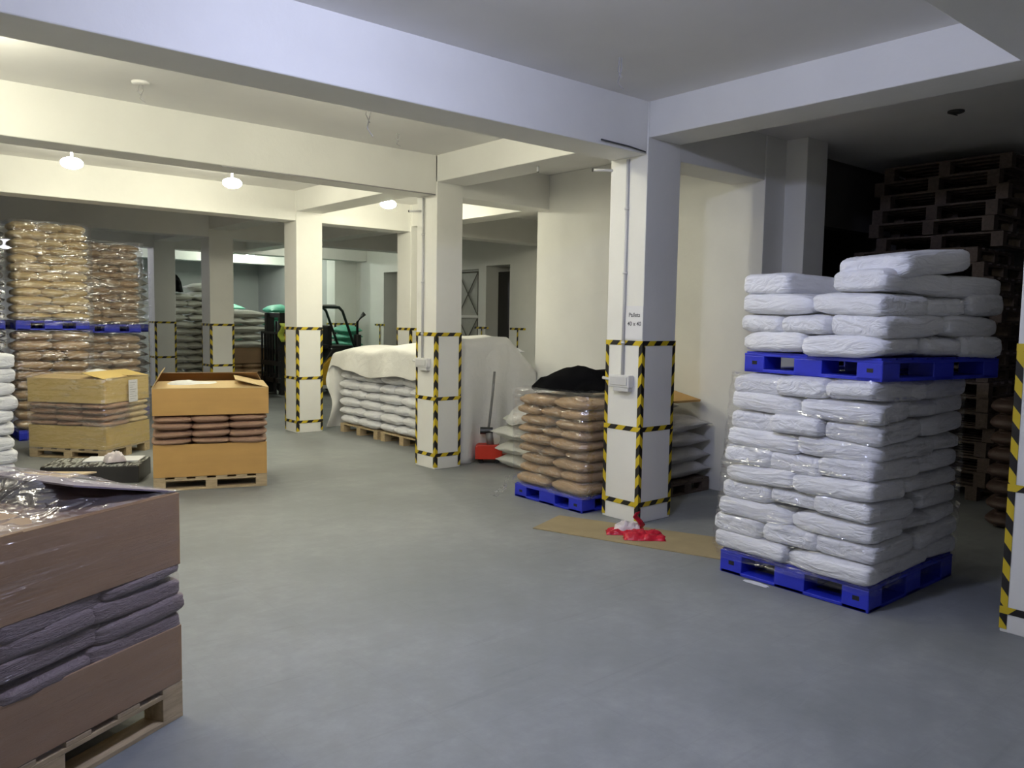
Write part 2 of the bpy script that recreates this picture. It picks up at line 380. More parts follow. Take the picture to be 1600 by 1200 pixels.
# tape marks on far doorway corners
def tape_mark(x, y, z=1.43):
    m = MB()
    m.quad((x, y-0.22, z-0.02), (x, y+0.22, z-0.02), (x, y+0.22, z+0.02), (x, y-0.22, z+0.02), [(0, 0), (0.44, 0), (0.44, 0.04), (0, 0.04)])
    m.quad((x, y-0.02, z-0.6), (x, y+0.02, z-0.6), (x, y+0.02, z), (x, y-0.02, z), [(0, 0), (0, 0.04), (0.6, 0.04), (0.6, 0)])
    return m
for yy, lab in ((11.1, 'short tape cross on the wall beside the dark doorway'), (12.16, 'short tape cross between the braced door and dark doorway'), (15.9, 'short tape cross on the wall past the forklift exhaust')):
    tag(tape_mark(9.49, yy).build('hazard_tape_cross', TAPE), lab, 'hazard tape')

# ------------------------------------------------------------ lamps and ceiling fittings
for x, y, z, rz_, L_, c, lab in LAMPS:
    t = empty('ceiling_lamp', (x, y, H)); tag(t, lab, 'ceiling lamp', 'round ceiling lamps')
    MB().tube([(0, 0, 0), (0, 0, -0.03)], 0.06, 20).build('lamp_base', PLASTICW, t, smooth=False)
    MB().tube([(0, 0, -0.002), (0, 0, min(-0.02, z-H+rz_+0.005))], 0.012, 8).build('stem', PLASTICW, t, smooth=True)
    n_ = 12; ps = [(0, 0, z-H+rz_*math.cos(math.pi*k/n_)) for k in range(n_+1)]
    MB().tube(ps, [max(0.002, 0.10*math.sin(math.pi*k/n_)) for k in range(n_+1)], 28).build('diffuser', emis('lit_diffuser', c, L_), t, smooth=True)

def rose(x, y, z, drop, lab, disc=True, m=WIRE):
    t = empty('ceiling_rose', (x, y, z)); tag(t, lab, 'ceiling rose', 'unlit ceiling wiring points')
    if disc: MB().tube([(0, 0, 0), (0, 0, -0.012), (0, 0, -0.02)], [0.06, 0.06, 0.04], 20).build('cover_plate', CEIL if m is WIRE else m, t, smooth=True)
    if drop:
        MB().tube([(0.01, 0, -0.01), (0.02, 0.01, -drop*0.4), (0.0, 0.02, -drop*0.8), (0.03, 0.0, -drop)], 0.004, 6).build('hanging_wire', m, t)
        MB().tube([(-0.01, 0, -0.01), (-0.02, 0.0, -drop*0.5), (-0.005, -0.02, -drop*0.7)], 0.004, 6).build('hanging_wire', m, t)
rose(1.78, 6.33, H, 0.14, 'round ceiling cover with a short hanging wire, above the brown loads')
rose(3.99, 6.38, H, 0.12, 'short bare wire hook hanging from the ceiling beside a taped pillar', False)
rose(3.88, 3.58, H, 0.2, 'bare twisted wires hanging from the ceiling before the bluish beam', False)
rose(2.62, 4.53, 2.99, 0.26, 'bare wires hanging down behind the long bluish beam', False)
rose(6.74, 2.69, H, 0.03, 'dark round unlit ceiling fitting above the tall white load', True, DWIRE)

def cable(pts, r, lab, m=CONDUIT, name='electrical_conduit'):
    return tag(MB().tube(pts, r, 8).build(name, m, smooth=True), lab, 'conduit')
cable([(4.30, 4.135, 2.905), (4.6, 4.135, 2.9), (4.78, 4.132, 2.885)], 0.006, 'thin dark cable along the lower edge of the long bluish beam', DWIRE, 'cable')
cable([(2.6, 6.965, 2.865), (3.4, 6.965, 2.872), (4.2, 6.965, 2.868), (4.8, 6.95, 2.865)], 0.006, 'thin cable along the lower edge of the second cream beam', WIRE, 'cable')
def pillar_wiring(y, yb, lab1, lab2, ztop, x=4.82):
    t = empty('electrical_conduit', (x-0.012, y, 1.17)); tag(t, lab1, 'conduit')
    MB().tube([(0, 0, 0), (0, 0, ztop-1.17)], 0.012, 8).build('pipe', CONDUIT, t, smooth=True)
    for z in (0.25, 0.8, 1.3): MB().tube([(0, 0, z), (0, 0, z+0.02)], 0.018, 8).build('clip', CONDUIT, t, smooth=True)
    b = empty('switch_box', (x-0.001, yb, 1.13)); tag(b, lab2, 'switch box')
    MB().box(-0.055, 0, -0.11, 0.11, -0.055, 0.045).build('box_body', PLASTICW, b, bevel=0.008)
    MB().box(-0.062, -0.055, -0.09, 0.09, -0.035, 0.03).build('socket_plate', CONDUIT, b, bevel=0.003)
    MB().box(-0.05, 0, -0.10, 0.06, -0.085, -0.055).build('lower_tray', CONDUIT, b, bevel=0.004)
    MB().tube([(-0.02, 0.11, 0.0), (-0.02, 0.2, 0.01)], 0.012, 8).build('side_pipe', CONDUIT, b, smooth=True)
pillar_wiring(4.33, 4.33, 'thin vertical white conduit on the pillar with the printed paper sign', 'white socket box on the pillar with the printed paper sign', 2.86)
pillar_wiring(7.20, 7.16, 'thin vertical white conduit on the pillar beside the covered load', 'white socket box on the pillar beside the covered load', 2.86, 4.83)
def stub(p, q, lab):
    t = empty('pipe_stub', p); tag(t, lab, 'pipe stub')
    d = Vector(q)-Vector(p)
    MB().tube([(0, 0, 0), tuple(d)], 0.011, 8).build('pipe', CONDUIT, t, smooth=True)
    MB().tube([tuple(d), tuple(d*1.06)], 0.0125, 8).build('open_end', DWIRE, t)
stub((4.83, 4.50, 2.80), (4.70, 4.60, 2.80), 'short white pipe stub sticking out near the top of the signed pillar')
stub((4.835, 7.25, 2.73), (4.75, 7.36, 2.73), 'short pipe stub near the top of the pillar beside the covered load')
stub((5.0, 5.6, 3.0), (5.0, 5.6, 2.95), 'short pipe end poking from the beam beside the signed pillar')
# paper sign
sg = empty('paper_sign', (4.8165, 4.225, 1.60)); tag(sg, 'white paper sign reading Pallets 40 x 40 taped to pillar', 'sign')
MB().box(-0.001, 0.0005, -0.085, 0.095, -0.14, 0.12).build('sheet', PAPER, sg)
def text_mesh(body, size, loc, rot, m, parent, name='lettering'):
    cu = bpy.data.curves.new('t', 'FONT'); cu.body = body; cu.size = size; cu.extrude = 0.0003; cu.align_x = 'CENTER'; cu.align_y = 'CENTER'; cu.space_line = 1.5
    cu.offset = size*0.012
    to = bpy.data.objects.new('t', cu); COL.objects.link(to)
    me = bpy.data.meshes.new_from_object(to); COL.objects.unlink(to); bpy.data.objects.remove(to)
    me.materials.clear(); me.materials.append(m)
    o = bpy.data.objects.new(name, me); COL.objects.link(o); o.parent = parent; o.location = loc; o.rotation_euler = rot
    return o
text_mesh('Pallets\n40 x 40', 0.046, (-0.002, 0.0, 0.015), (math.pi/2, 0, -math.pi/2), INK, sg)

# ------------------------------------------------------------ sacks
def spow(a, p): return math.copysign(abs(a)**p, a)
def boxy_sack(name, kind, rnd, off):
    ex, ez, bul, wob = (13.0, 6.5, 0.07, 0.026) if kind == 'block' else (5.0, 2.6, 0.10, 0.035)
    bm = bmesh.new(); bmesh.ops.create_cube(bm, size=2)
    bmesh.ops.subdivide_edges(bm, edges=bm.edges[:], cuts=13, use_grid_fill=True)
    pe = rnd.choice((-1, 1)); amt = rnd.choice((0.0, 0.25, 0.4)); sk = rnd.uniform(-1, 1)
    for v in bm.verts:
        p = Vector([math.copysign(abs(math.sin(c*math.pi/2)), c) for c in v.co])
        # plan outline and side profile are rounded separately
        k = (abs(p.x)**ex+abs(p.y)**ex)**(1/ex); k = max(k, 1e-6); m_ = max(abs(p.x), abs(p.y))
        x, y, z = p.x*(m_/k), p.y*(m_/k), p.z
        r = max(abs(x), abs(y)); k2 = (r**ez+abs(z)**ez)**(1/ez) if r > 0 else abs(z)
        f = max(r, abs(z))/max(k2, 1e-6); x, y, z = x*f, y*f, z*f
        e = max(0.0, (x*pe-0.35)/0.65)
        z *= 1+bul*(1-x*x)*(1-y*y)*1.5; z *= 1-amt*e*e; y *= 1-0.45*amt*e*e
        # ends bulge or hollow, side walls sag
        x *= 1+0.035*(1-y*y)*(1-z*z)*sk; y *= 1+0.05*(1-z*z)
        q = Vector((x*1.5, y*1.4, z*1.0))
        n = noise.noise(q*1.3+off); n2 = noise.noise(q*3.4+off*2); n3 = abs(noise.noise(Vector((x*7, y*7, z*3))+off))
        z += wob*2.2*n+wob*n2; x += wob*0.9*n2; y += wob*1.2*n-wob*0.6*n3
        z -= wob*1.6*n3*e; z += wob*0.9*noise.noise(Vector((x*9, y*5, z*6))+off)*max(abs(x), abs(y))**3
        v.co = (x/2, y/2, z/2)
    me = bpy.data.meshes.new(name); bm.to_mesh(me); bm.free()
    for p in me.polygons: p.use_smooth = True
    return me
def sack_mesh(name, kind, seed, m, nu=22, nv=16):
    """unit sack: x,y,z in [-.5,.5] before scaling; long axis is x."""
    rnd = random.Random(seed); off = Vector((rnd.uniform(0, 50), rnd.uniform(0, 50), rnd.uniform(0, 50)))
    if kind in ('block', 'flat'):
        me = boxy_sack(name, kind, rnd, off); me.materials.append(m); return me
    if kind == 'flat': a, b, c, pin, wob, jit = 8, 8, 0.42, 0.03, 0.05, 0.05
    else: a, b, c, pin, wob, jit = 2.6, 2.4, 0.62, 0.075, 0.06, 0.06
    mb = MB(); idx = {}
    A = lambda i, n: math.sin((i/n-0.5)*math.pi)
    sl = rnd.uniform(-1, 1); pinch_end = rnd.choice((-1, 1, 0))
    for side in (1, -1):
        for i in range(nu+1):
            for j in range(nv+1):
                u, v = A(i, nu), A(j, nv); rim = i in (0, nu) or j in (0, nv)
                if side == -1 and rim: idx[(-1, i, j)] = idx[(1, i, j)]; continue
                h = max(0.0, (1-abs(u)**a)*(1-abs(v)**b))**c*0.5
                # one end gathered where the sack is tied off
                g = 1.0
                if pinch_end and kind != 'flat': e = max(0, u*pinch_end-0.55)/0.45; g = 1-0.22*e*e
                x = 0.5*u*(1-pin*(1-v*v)); y = 0.5*v*(1-pin*(1-u*u))*g
                z = side*h*g
                n = noise.noise(Vector((u*1.6, v*1.4, side*0.6))+off)
                n2 = noise.noise(Vector((u*4.5, v*4.0, side*1.7))*1.2+off)
                z += (n*wob*1.3+n2*wob*0.7)*(1-0.3*abs(u)) + (0.06*sl*u*v if kind != 'block' else 0)
                if kind == 'pillow': z -= 0.10*(u*u)*0.6
                x += n2*jit*0.35; y += n*jit*0.4
                idx[(side, i, j)] = len(mb.v); mb.v.append((x, y, z))
    for side in (1, -1):
        for i in range(nu):
            for j in range(nv):
                q = [idx[(side, i, j)], idx[(side, i+1, j)], idx[(side, i+1, j+1)], idx[(side, i, j+1)]]
                mb.f.append(tuple(q if side == 1 else q[::-1]))
    me = mb.mesh(name, True); me.materials.append(m); return me
MESHES = {}
def sack_meshes(kind, m, n=5):
    k = (kind, m.name)
    if k not in MESHES:
        MESHES[k] = [sack_mesh('sack', kind, 100*len(MESHES)+i, m) for i in range(n)]
    return MESHES[k]
NAMES = {'WSACK': 'white_sack', 'CSACK': 'cream_sack'}
class Frame:
    def __init__(s, x, y, rz=0, z=0): s.x, s.y, s.rz, s.z = x, y, rz, z; s.c, s.s = math.cos(rz), math.sin(rz)
    def p(s, a, b, z=0): return (s.x+a*s.c-b*s.s, s.y+a*s.s+b*s.c, s.z+z)
def sack(name, kind, m, fr, a, b, z, la, lb, h, along, label, cat, group, tilt=(0, 0), rz=0, col=None):
    """a,b centre in the frame, z bottom; la,lb extents; along 'a' or 'b' = the long axis of the sack."""
    me = R.choice(sack_meshes(kind, m)); o = bpy.data.objects.new(name, me); COL.objects.link(o)
    o.location = fr.p(a, b, z+h/2)
    L, Wd = (la, lb) if along == 'a' else (lb, la)
    o.scale = (L, Wd, h*1.06)
    rr = fr.rz+(math.pi/2 if along == 'b' else 0)+rz
    if R.random() < 0.5: rr += math.pi
    o.rotation_euler = (tilt[0], tilt[1], rr)
    return tag(o, label, cat, group)

def load(fr, A, B, z0, n, h, name, kind, m, desc, where, group, pattern=('3a', '3b'), keep=lambda k, i, j, na, nb: True, jit=0.012, start=0, cat='sack', posname=None, over=0.0, hv=0.0):
    """A sack load on a frame: layers alternate sacks lengthwise in a or b.  pattern: (na, nb, along) per layer."""
    z = z0; out = []
    for k in range(n):
        na, nb, al = pattern[(k+start) % len(pattern)]
        hh = h*(1+R.uniform(-hv, hv))
        for i in range(na):
            for j in range(nb):
                if not keep(k, i, j, na, nb): continue
                la, lb = A/na, B/nb
                ca, cb = (i+0.5)*la+R.uniform(-jit, jit), (j+0.5)*lb+R.uniform(-jit, jit)
                pos = posname(i, j, na, nb) if posname else ''
                lab = f'{desc}, {ORD[k]} layer of {where}, {pos}'
                out.append(sack(name, kind, m, fr, ca, cb, z, la*(1.02+over), lb*(1.02+over), hh, al, lab, cat, group, (R.uniform(-.02, .02), R.uniform(-.02, .02)), R.uniform(-.03, .03)))
        z += hh
    return z
TWO = {2: ['first', 'last'], 3: ['first', 'middle', 'last'], 1: ['only'], 4: ['first', 'second', 'third', 'last']}

# ------------------------------------------------------------ pallets
def wood_pallet(A, B, h, m, name='wooden_pallet', detailed=True):
    t = empty(name); th = 0.018
    def pc(mb, n):
        return mb.build(n, m, t, bevel=0.002)
    nb = 6
    for i in range(nb):
        x = (A-0.1)*i/(nb-1); pc(MB().box(x, x+0.1, 0, B, h-th, h), 'deck_board')
    for j in range(3):
        y = (B-0.1)*j/2
        pc(MB().box(0, A, y, y+0.1, h-2*th, h-th), 'stringer_board')
        pc(MB().box(0, A, y, y+0.1, 0, th), 'bottom_board')
        for i in range(3):
            x = (A-0.1)*i/2; pc(MB().box(x, x+0.1, y, y+0.1, th, h-2*th), 'block')
    return t
def plastic_pallet(A, B, h):
    """two fork openings on each side, perforated deck, closed bottom runners."""
    t = empty('plastic_pallet')
    d = MB(); d.box(0, A, 0, B, h-0.028, h-0.012)
    nx = 8
    for i in range(nx):
        x = i*A/nx; d.box(x+0.006, x+A/nx-0.006, 0.012, B-0.012, h-0.014, h)
    d.build('deck', BLUE, t, bevel=0.003)
    fa, fb = 0.16, 0.16
    for i in range(3):
        for j in range(3):
            wa = fa if i != 1 else 0.20; wb = fb if j != 1 else 0.20
            x = (A-wa)*i/2; y = (B-wb)*j/2
            o = MB().box(x, x+wa, y, y+wb, 0.0, h-0.026).build('foot', BLUE, t, bevel=0.006)
            if (i != 1 and j != 1):
                xa = -0.001 if i == 0 else A-0.005
                MB().box(xa, xa+0.006, y+0.055, y+0.095, h*0.38, h*0.55).build('lock_slot', BLACKM, o)
    for j in range(3):
        y = (B-0.14)*j/2; MB().box(0.01, A-0.01, y, y+0.14, 0.001, 0.022).build('runner', BLUE, t, bevel=0.004)
    for i in (0, 2):
        x = (A-0.14)*i/2; MB().box(x, x+0.14, 0.01, B-0.01, 0.002, 0.023).build('runner', BLUE, t, bevel=0.004)
    return t
def put(t, fr, z, label, cat='pallet', group=None):
    t.location = fr.p(0, 0, z); t.rotation_euler = (0, 0, fr.rz); return tag(t, label, cat, group)

# ------------------------------------------------------------ stretch film shell
def film(fr, A, B, z0, z1, m, label, layer=0.11, out=0.012, top=0.0, seed=1, lean=None, waves=0.012, name='stretch_film'):
    pts = []; rc = 0.05; a0, b0, a1, b1 = -out, -out, A+out, B+out
    def edge(p, q, n):
        return [(p[0]+(q[0]-p[0])*k/n, p[1]+(q[1]-p[1])*k/n) for k in range(n)]
    na = 26
    pts = edge((a0+rc, b0), (a1-rc, b0), na)+edge((a1-rc, b0), (a1, b0+rc), 4)+edge((a1, b0+rc), (a1, b1-rc), na)+edge((a1, b1-rc), (a1-rc, b1), 4)+edge((a1-rc, b1), (a0+rc, b1), na)+edge((a0+rc, b1), (a0, b1-rc), 4)+edge((a0, b1-rc), (a0, b0+rc), na)+edge((a0, b0+rc), (a0+rc, b0), 4)
    pts.append(pts[0]); mb = MB(); rows = []
    nz = max(8, int((z1-z0)/0.022)); ca, cb = A/2, B/2
    for k in range(nz+1):
        z = z0+(z1-z0)*k/nz; row = []
        for (a, b) in pts:
            d = Vector((a-ca, b-cb)); L = d.length; d /= L
            s = -0.010*(1-abs(math.sin(math.pi*(z-z0)/layer)))
            s += waves*noise.noise(Vector((a*5, b*5, z*9+seed*7)))
            kb = lean(z) if lean else 1
            row.append(Vector(fr.p(a+d.x*s, (b+d.y*s)*kb, z)))
        rows.append(row)
    if top:
        for q in (0.35, 1.0):
            row = []
            for (a, b) in pts:
                d = Vector((ca-a, cb-b)); f = q*top/max(d.length, 1e-3)
                row.append(Vector(fr.p(a+d.x*f, b+d.y*f, z1+0.012+0.012*noise.noise(Vector((a*7, b*7, q*3))))))
            rows.append(row)
    mb.grid(rows)
    return tag(mb.build(name, m, smooth=True), label, 'stretch film', 'stretch film wraps')

# ============================================================ the tall white load by the frame edge
FW = Frame(4.34, 2.04)
AW, BW = 1.12, 0.98
put(plastic_pallet(AW, BW, 0.155), FW, 0, 'blue plastic pallet on the floor under the tall wrapped white sacks', group='blue plastic pallets')
PAT = [(3, 2, 'b'), (2, 3, 'a')]
def keepW(k, i, j, na, nb): return i == 0 or j == 0
def posW(i, j, na, nb):
    face = 'aisle face' if i == 0 else 'dark face'
    q = TWO[nb][j] if i == 0 else TWO[na][i]
    return f'{face}, {q} from corner' if not (i == 0 and j == 0) else 'at the corner'
z = 0.158; hh = (1.285-0.158)/10
for k in range(10):
    na, nb, al = PAT[k % 2]
    f = 1-k/9; ext = 0.10*f     # the lower layers spread a little towards the aisle
    for i in range(na):
        for j in range(nb):
            if not keepW(k, i, j, na, nb): continue
            la, lb = AW/na, (BW-0.06+ext)/nb
            ca, cb = (i+.5)*la+R.uniform(-.014, .014), (j+.5)*lb+R.uniform(-.012, .012)
            if i == 0: ca -= 0.03*R.random()
            sack('white_sack', 'block', WSACK, FW, ca, cb, z, la*1.03, lb*1.03, hh, al, f'white plastic sack, {ORD[k]} layer of wrapped tall load, {posW(i, j, na, nb)}', 'sack', 'white sacks of the wrapped tall load', (R.uniform(-.05, .05), R.uniform(-.05, .05)), R.uniform(-.07, .07))
    z += hh
film(FW, AW, BW, 0.10, 1.30, FILM_W, 'clear stretch film round the tall white load, lower half', hh, 0.032, 0, 3, lambda z: (BW-0.05+0.10*(1-(z-0.158)/1.12))/BW if z > 0.158 else 1.02)
FU = Frame(4.335, 2.03, -0.16)
put(plastic_pallet(1.15, 0.98, 0.13), FU, 1.292, 'blue plastic pallet resting on the wrapped white sacks', group='blue plastic pallets')
z = 1.424; hh = 0.118
for k in range(4):
    na, nb, al = PAT[k % 2]
    for i in range(na):
        for j in range(nb):
            if k == 3 and j == 1 and i == 0: continue
            la, lb = 1.16/na, 1.0/nb
            hk = hh*(1.08 if R.random() < .3 else 1)
            sack('white_sack', 'block', WSACK, FU, (i+.5)*la-0.03+R.uniform(-.02, .02), (j+.5)*lb-0.01+R.uniform(-.015, .015), z, la*1.02, lb*1.03, hk, al, f'white plastic sack, {ORD[k]} layer above the upper blue pallet, {posW(i, j, na, nb) if (i == 0 or j == 0) else "inner row, place " + TWO[na][i] + " and " + TWO[nb][j]}', 'sack', 'white sacks of the upper tall load', (R.uniform(-.05, .05), R.uniform(-.05, .05)), R.uniform(-.07, .07))
    z += hh
sack('white_sack', 'block', WSACK, FU, 0.40, 0.16, z-0.01, 0.72, 0.40, 0.13, 'a', 'white plastic sack lying alone on the very top of the tall load', 'sack', 'white sacks of the upper tall load', (0.03, 0.10), 0.08)
# spilled powder
def blob(name, m, x, y, rx, ry, h, label, cat, seed, n=28, kind=None):
    mb = MB(); c = len(mb.v); mb.v.append((x, y, h)); rnd = random.Random(seed)
    for ring, f in ((1, 0.5), (2, 1.0)):
        for k in range(n):
            t = 2*math.pi*k/n; q = 1+0.45*noise.noise(Vector((math.cos(t)*2, math.sin(t)*2, seed)))
            mb.v.append((x+rx*f*q*math.cos(t), y+ry*f*q*math.sin(t), 0.002+(h-0.002)*(1-f)))
    for k in range(n):
        mb.f.append((0, 1+k, 1+(k+1) % n)); mb.f.append((1+k, 1+n+k, 1+n+(k+1) % n, 1+(k+1) % n))
    return tag(mb.build(name, m, smooth=True), label, cat, kind=kind)
blob('spilled_powder', PAPER, 4.30, 2.72, 0.03, 0.09, 0.004, 'small white powder spill at the foot of the tall white load', 'powder', 5, kind='stuff')

# ============================================================ brown wrapped load beside the signed pillar
FB = Frame(4.70, 4.64)
AB, BB = 0.98, 0.86
put(plastic_pallet(AB, BB, 0.13), FB, 0, 'blue plastic pallet under the wrapped brown sacks beside the signed pillar', group='blue plastic pallets')
def posB(i, j, na, nb):
    return f'aisle face, {TWO[nb][j]} from pillar' if i == 0 else f'inner side, {TWO[na][i]} along'
nB = 9; hB = (0.975-0.135)/nB
zB = load(FB, AB, BB, 0.135, nB, hB, 'brown_sack', 'flat', BSACK, 'brown paper sack', 'load under black cloth', 'brown sacks under the black cloth', PAT, lambda k, i, j, na, nb: i == 0 or j == 0 or k == nB-1, 0.02, posname=lambda i, j, na, nb: posB(i, j, na, nb) if not (i and j) else f'back row, {TWO[na][i]} along', hv=0.1)
film(FB, AB, BB, 0.12, 0.99, FILM, 'clear stretch film round the brown load under the black cloth', hB, 0.042, 0.3, 11)
# crumpled film tail on the floor
mb = MB(); rows = []
for i in range(9):
    row = []
    for j in range(9):
        u, v = i/8, j/8
        row.append((4.66-0.16*u+0.03*noise.noise(Vector((u*3, v*3, 1))), 5.52+0.10*v*u+0.06*noise.noise(Vector((u*4, v*4, 5))), max(0.004, 0.18*(1-u)**2+0.03*noise.noise(Vector((u*5, v*5, 9)))+0.02*v)))
    rows.append(row)
mb.grid(rows); tag(mb.build('film_tail', FILM_W, smooth=True), 'loose film tail trailing on the floor by the brown load', 'stretch film', 'stretch film wraps')
# black cloth heap
def heap(name, m, outline, base, top, label, cat, n=20, rings=6, seed=0, amp=0.02, prof=None):
    """closed cushion: outline [(x,y)] ring, base(x,y)->z, top = height."""
    mb = MB(); N = len(outline); cx = sum(p[0] for p in outline)/N; cy = sum(p[1] for p in outline)/N
    for side in (1, 0):
        for r in range(rings+1):
            f = 1-r/rings
            for k, (x, y) in enumerate(outline):
                X, Y = cx+(x-cx)*f, cy+(y-cy)*f
                q = (1-f**2.2)**0.6
                zz = base(X, Y)+(top*q*(1+0.5*noise.noise(Vector((X*4, Y*4, seed))))+amp*noise.noise(Vector((X*9, Y*9, seed+3))) if side else 0.002)
                mb.v.append((X, Y, zz))
    M_ = (rings+1)*N
    for r in range(rings):
        for k in range(N):
            a, b = r*N+k, r*N+(k+1) % N; c, d = b+N, a+N
            mb.f.append((a, b, c, d)); mb.f.append((a+M_, d+M_, c+M_, b+M_))
    for k in range(N): mb.f.append((k, k+M_, (k+1) % N+M_, (k+1) % N))
    return tag(mb.build(name, m, smooth=True), label, cat)
def ell(cx, cy, rx, ry, rz=0, n=28, w=0.15, seed=0):
    o = []
    for k in range(n):
        t = 2*math.pi*k/n; q = 1+w*noise.noise(Vector((math.cos(t)*1.5, math.sin(t)*1.5, seed)))
        a, b = rx*q*math.cos(t), ry*q*math.sin(t); o.append((cx+a*math.cos(rz)-b*math.sin(rz), cy+a*math.sin(rz)+b*math.cos(rz)))
    return o
heap('black_cloth', BLACKCLOTH, ell(5.10, 5.02, 0.50, 0.27, -0.95, seed=4), lambda x, y: 0.985, 0.20, 'rumpled black cloth heaped on top of the wrapped brown sacks', 'cloth', seed=4, amp=0.03)

# grey sacks behind the pillar
FG = Frame(5.74, 4.60)
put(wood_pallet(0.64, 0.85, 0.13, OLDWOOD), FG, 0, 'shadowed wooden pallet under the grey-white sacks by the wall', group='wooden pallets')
for k in range(5):
    for j in range(2):
        if k == 4 and j == 0: continue
        sack('grey_sack', 'pillow', GSACK, FG, 0.31+R.uniform(-.02, .02), 0.22+0.40*j, 0.133+0.142*k, 0.68, 0.44, 0.165, 'a', f'grey-white woven sack, {ORD[k]} layer by the wall, {"facing the aisle" if j == 0 else "back row"}', 'sack', 'grey-white sacks by the wall', (R.uniform(-.06, .06), R.uniform(-.05, .05)), R.uniform(-.08, .08))
cb = MB(); rows = [[(5.62, 4.70, 0.865), (6.0, 4.69, 0.86), (6.34, 4.70, 0.855)], [(5.66, 5.0, 0.95), (6.0, 4.98, 0.93), (6.38, 4.93, 0.89)], [(5.70, 5.25, 1.04), (6.02, 5.22, 1.02), (6.30, 5.12, 0.95)]]
cb.grid(rows); tag(cb.build('cardboard_piece', CARTON, solid=0.02), 'tan cardboard piece lying tilted on the grey-white sacks', 'cardboard')

# white sacks and cloth by the red truck
FP = Frame(5.40, 5.85)
PS = [(0.33, 0.22, 0.0, .66, .44), (0.31, 0.22, .15, .66, .44), (0.34, 0.22, .31, .68, .46), (0.36, 0.24, .47, .64, .46), (0.62, 0.28, .62, .68, .5), (0.36, 0.66, 0.0, .62, .42), (0.32, 0.66, .15, .62, .42), (0.29, 0.64, .31, .66, .42), (0.40, 0.62, .46, .62, .44)]
for k, (a, b, z, la, lb) in enumerate(PS):
    lab = f'white woven sack, {ORD[k] if k < 5 else ORD[k-5]} layer of the pile behind the brown load, {"near column" if k < 5 else "by the red truck"}'
    sack('white_sack', 'pillow', CSACK, FP, a, b, z, la, lb, 0.175, 'a', lab, 'sack', 'white sacks by the red pallet truck', (R.uniform(-.05, .05), R.uniform(-.05, .05)), R.uniform(-.08, .08))
heap('white_cloth', SHEET, ell(5.80, 6.38, 0.40, 0.34, 0, seed=9), lambda x, y: 0.63-0.35*max(0, 5.75-x)-0.1*abs(y-6.3), 0.13, 'white cloth draped over the sacks beside the red pallet truck', 'cloth', seed=9)

# ============================================================ sheet covered white sacks between two pillars
FC = Frame(5.42, 7.98); BC = 1.03
for q, yy in enumerate((8.02, 9.10)):
    f = Frame(5.40, yy)
    w = ('near pillar', 'far end')[q]
    put(wood_pallet(0.95, 1.0, 0.12, WOOD), f, 0, f'pale wooden pallet under the sheet-covered white sacks, {w}', group='wooden pallets')
    hC = 0.121
    load(f, 0.95, 1.03, 0.123, 8, hC, 'white_sack', 'flat', WSACK, 'white sack', f'sheet-covered load, {w}', 'white sacks under the sheet', [(2, 3, 'a'), (3, 2, 'b')], lambda k, i, j, na, nb: i == 0, 0.015, posname=lambda i, j, na, nb: f'{TWO[nb][j]} along aisle face', over=0.07, start=q, hv=0.05)
# the sheet: ribs across the load, running along y, then down the far end
mb = MB(); rows = []
NY = 34
def ztop(y): return 1.23 - 0.10*max(0, (y-8.6)/1.6) + 0.02*math.sin(y*6)
for k in range(NY+1):
    y = 7.86+(10.17-7.86)*k/NY; t = k/NY
    drop = 0.34+0.10*math.sin(t*math.pi*1.1)-0.12*t+0.04*noise.noise(Vector((y*2.2, 0, 0)))
    zt = ztop(y); row = []
    for j in range(15):
        s = j/14
        if s < 0.45:
            q = s/0.45; fold = 0.045*noise.noise(Vector((y*4, 3, 1)))*(1-q)+0.03*math.sin(y*7)*(1-q)
            row.append((5.33-0.05*(1-q)+fold, y, zt-drop*(1-q)**1.0))
        else:
            q = (s-0.45)/0.55
            row.append((5.36+1.04*q, y, zt+0.035*math.sin(q*math.pi)+0.03*noise.noise(Vector((y*3, q*4, 2)))))
    rows.append(row)
for k in range(1, 17):
    t = k/16; row = []
    for j in range(15):
        s = j/14; x = 5.25+1.2*s+0.05*math.sin(t*5+s*9); zt = ztop(10.2)
        z0 = rows[NY][j][2]
        z = z0+(0.05-z0)*t
        if s < 0.45: x = rows[NY][j][0]*(1-t)+(5.24+0.5*s+0.05*noise.noise(Vector((t*3, s*3, 4))))*t
        else: x = rows[NY][j][0]
        row.append((x-0.04*math.sin(t*7)*(1-s), 10.19+0.04*math.sin(t*6+s*5), z))
    rows.append(row)
mb.grid(rows)
tag(mb.build('cloth_sheet', SHEET, smooth=True, solid=0.006, sub=1), 'white cloth sheet draped over the white sack load beside the pillar', 'cloth sheet')

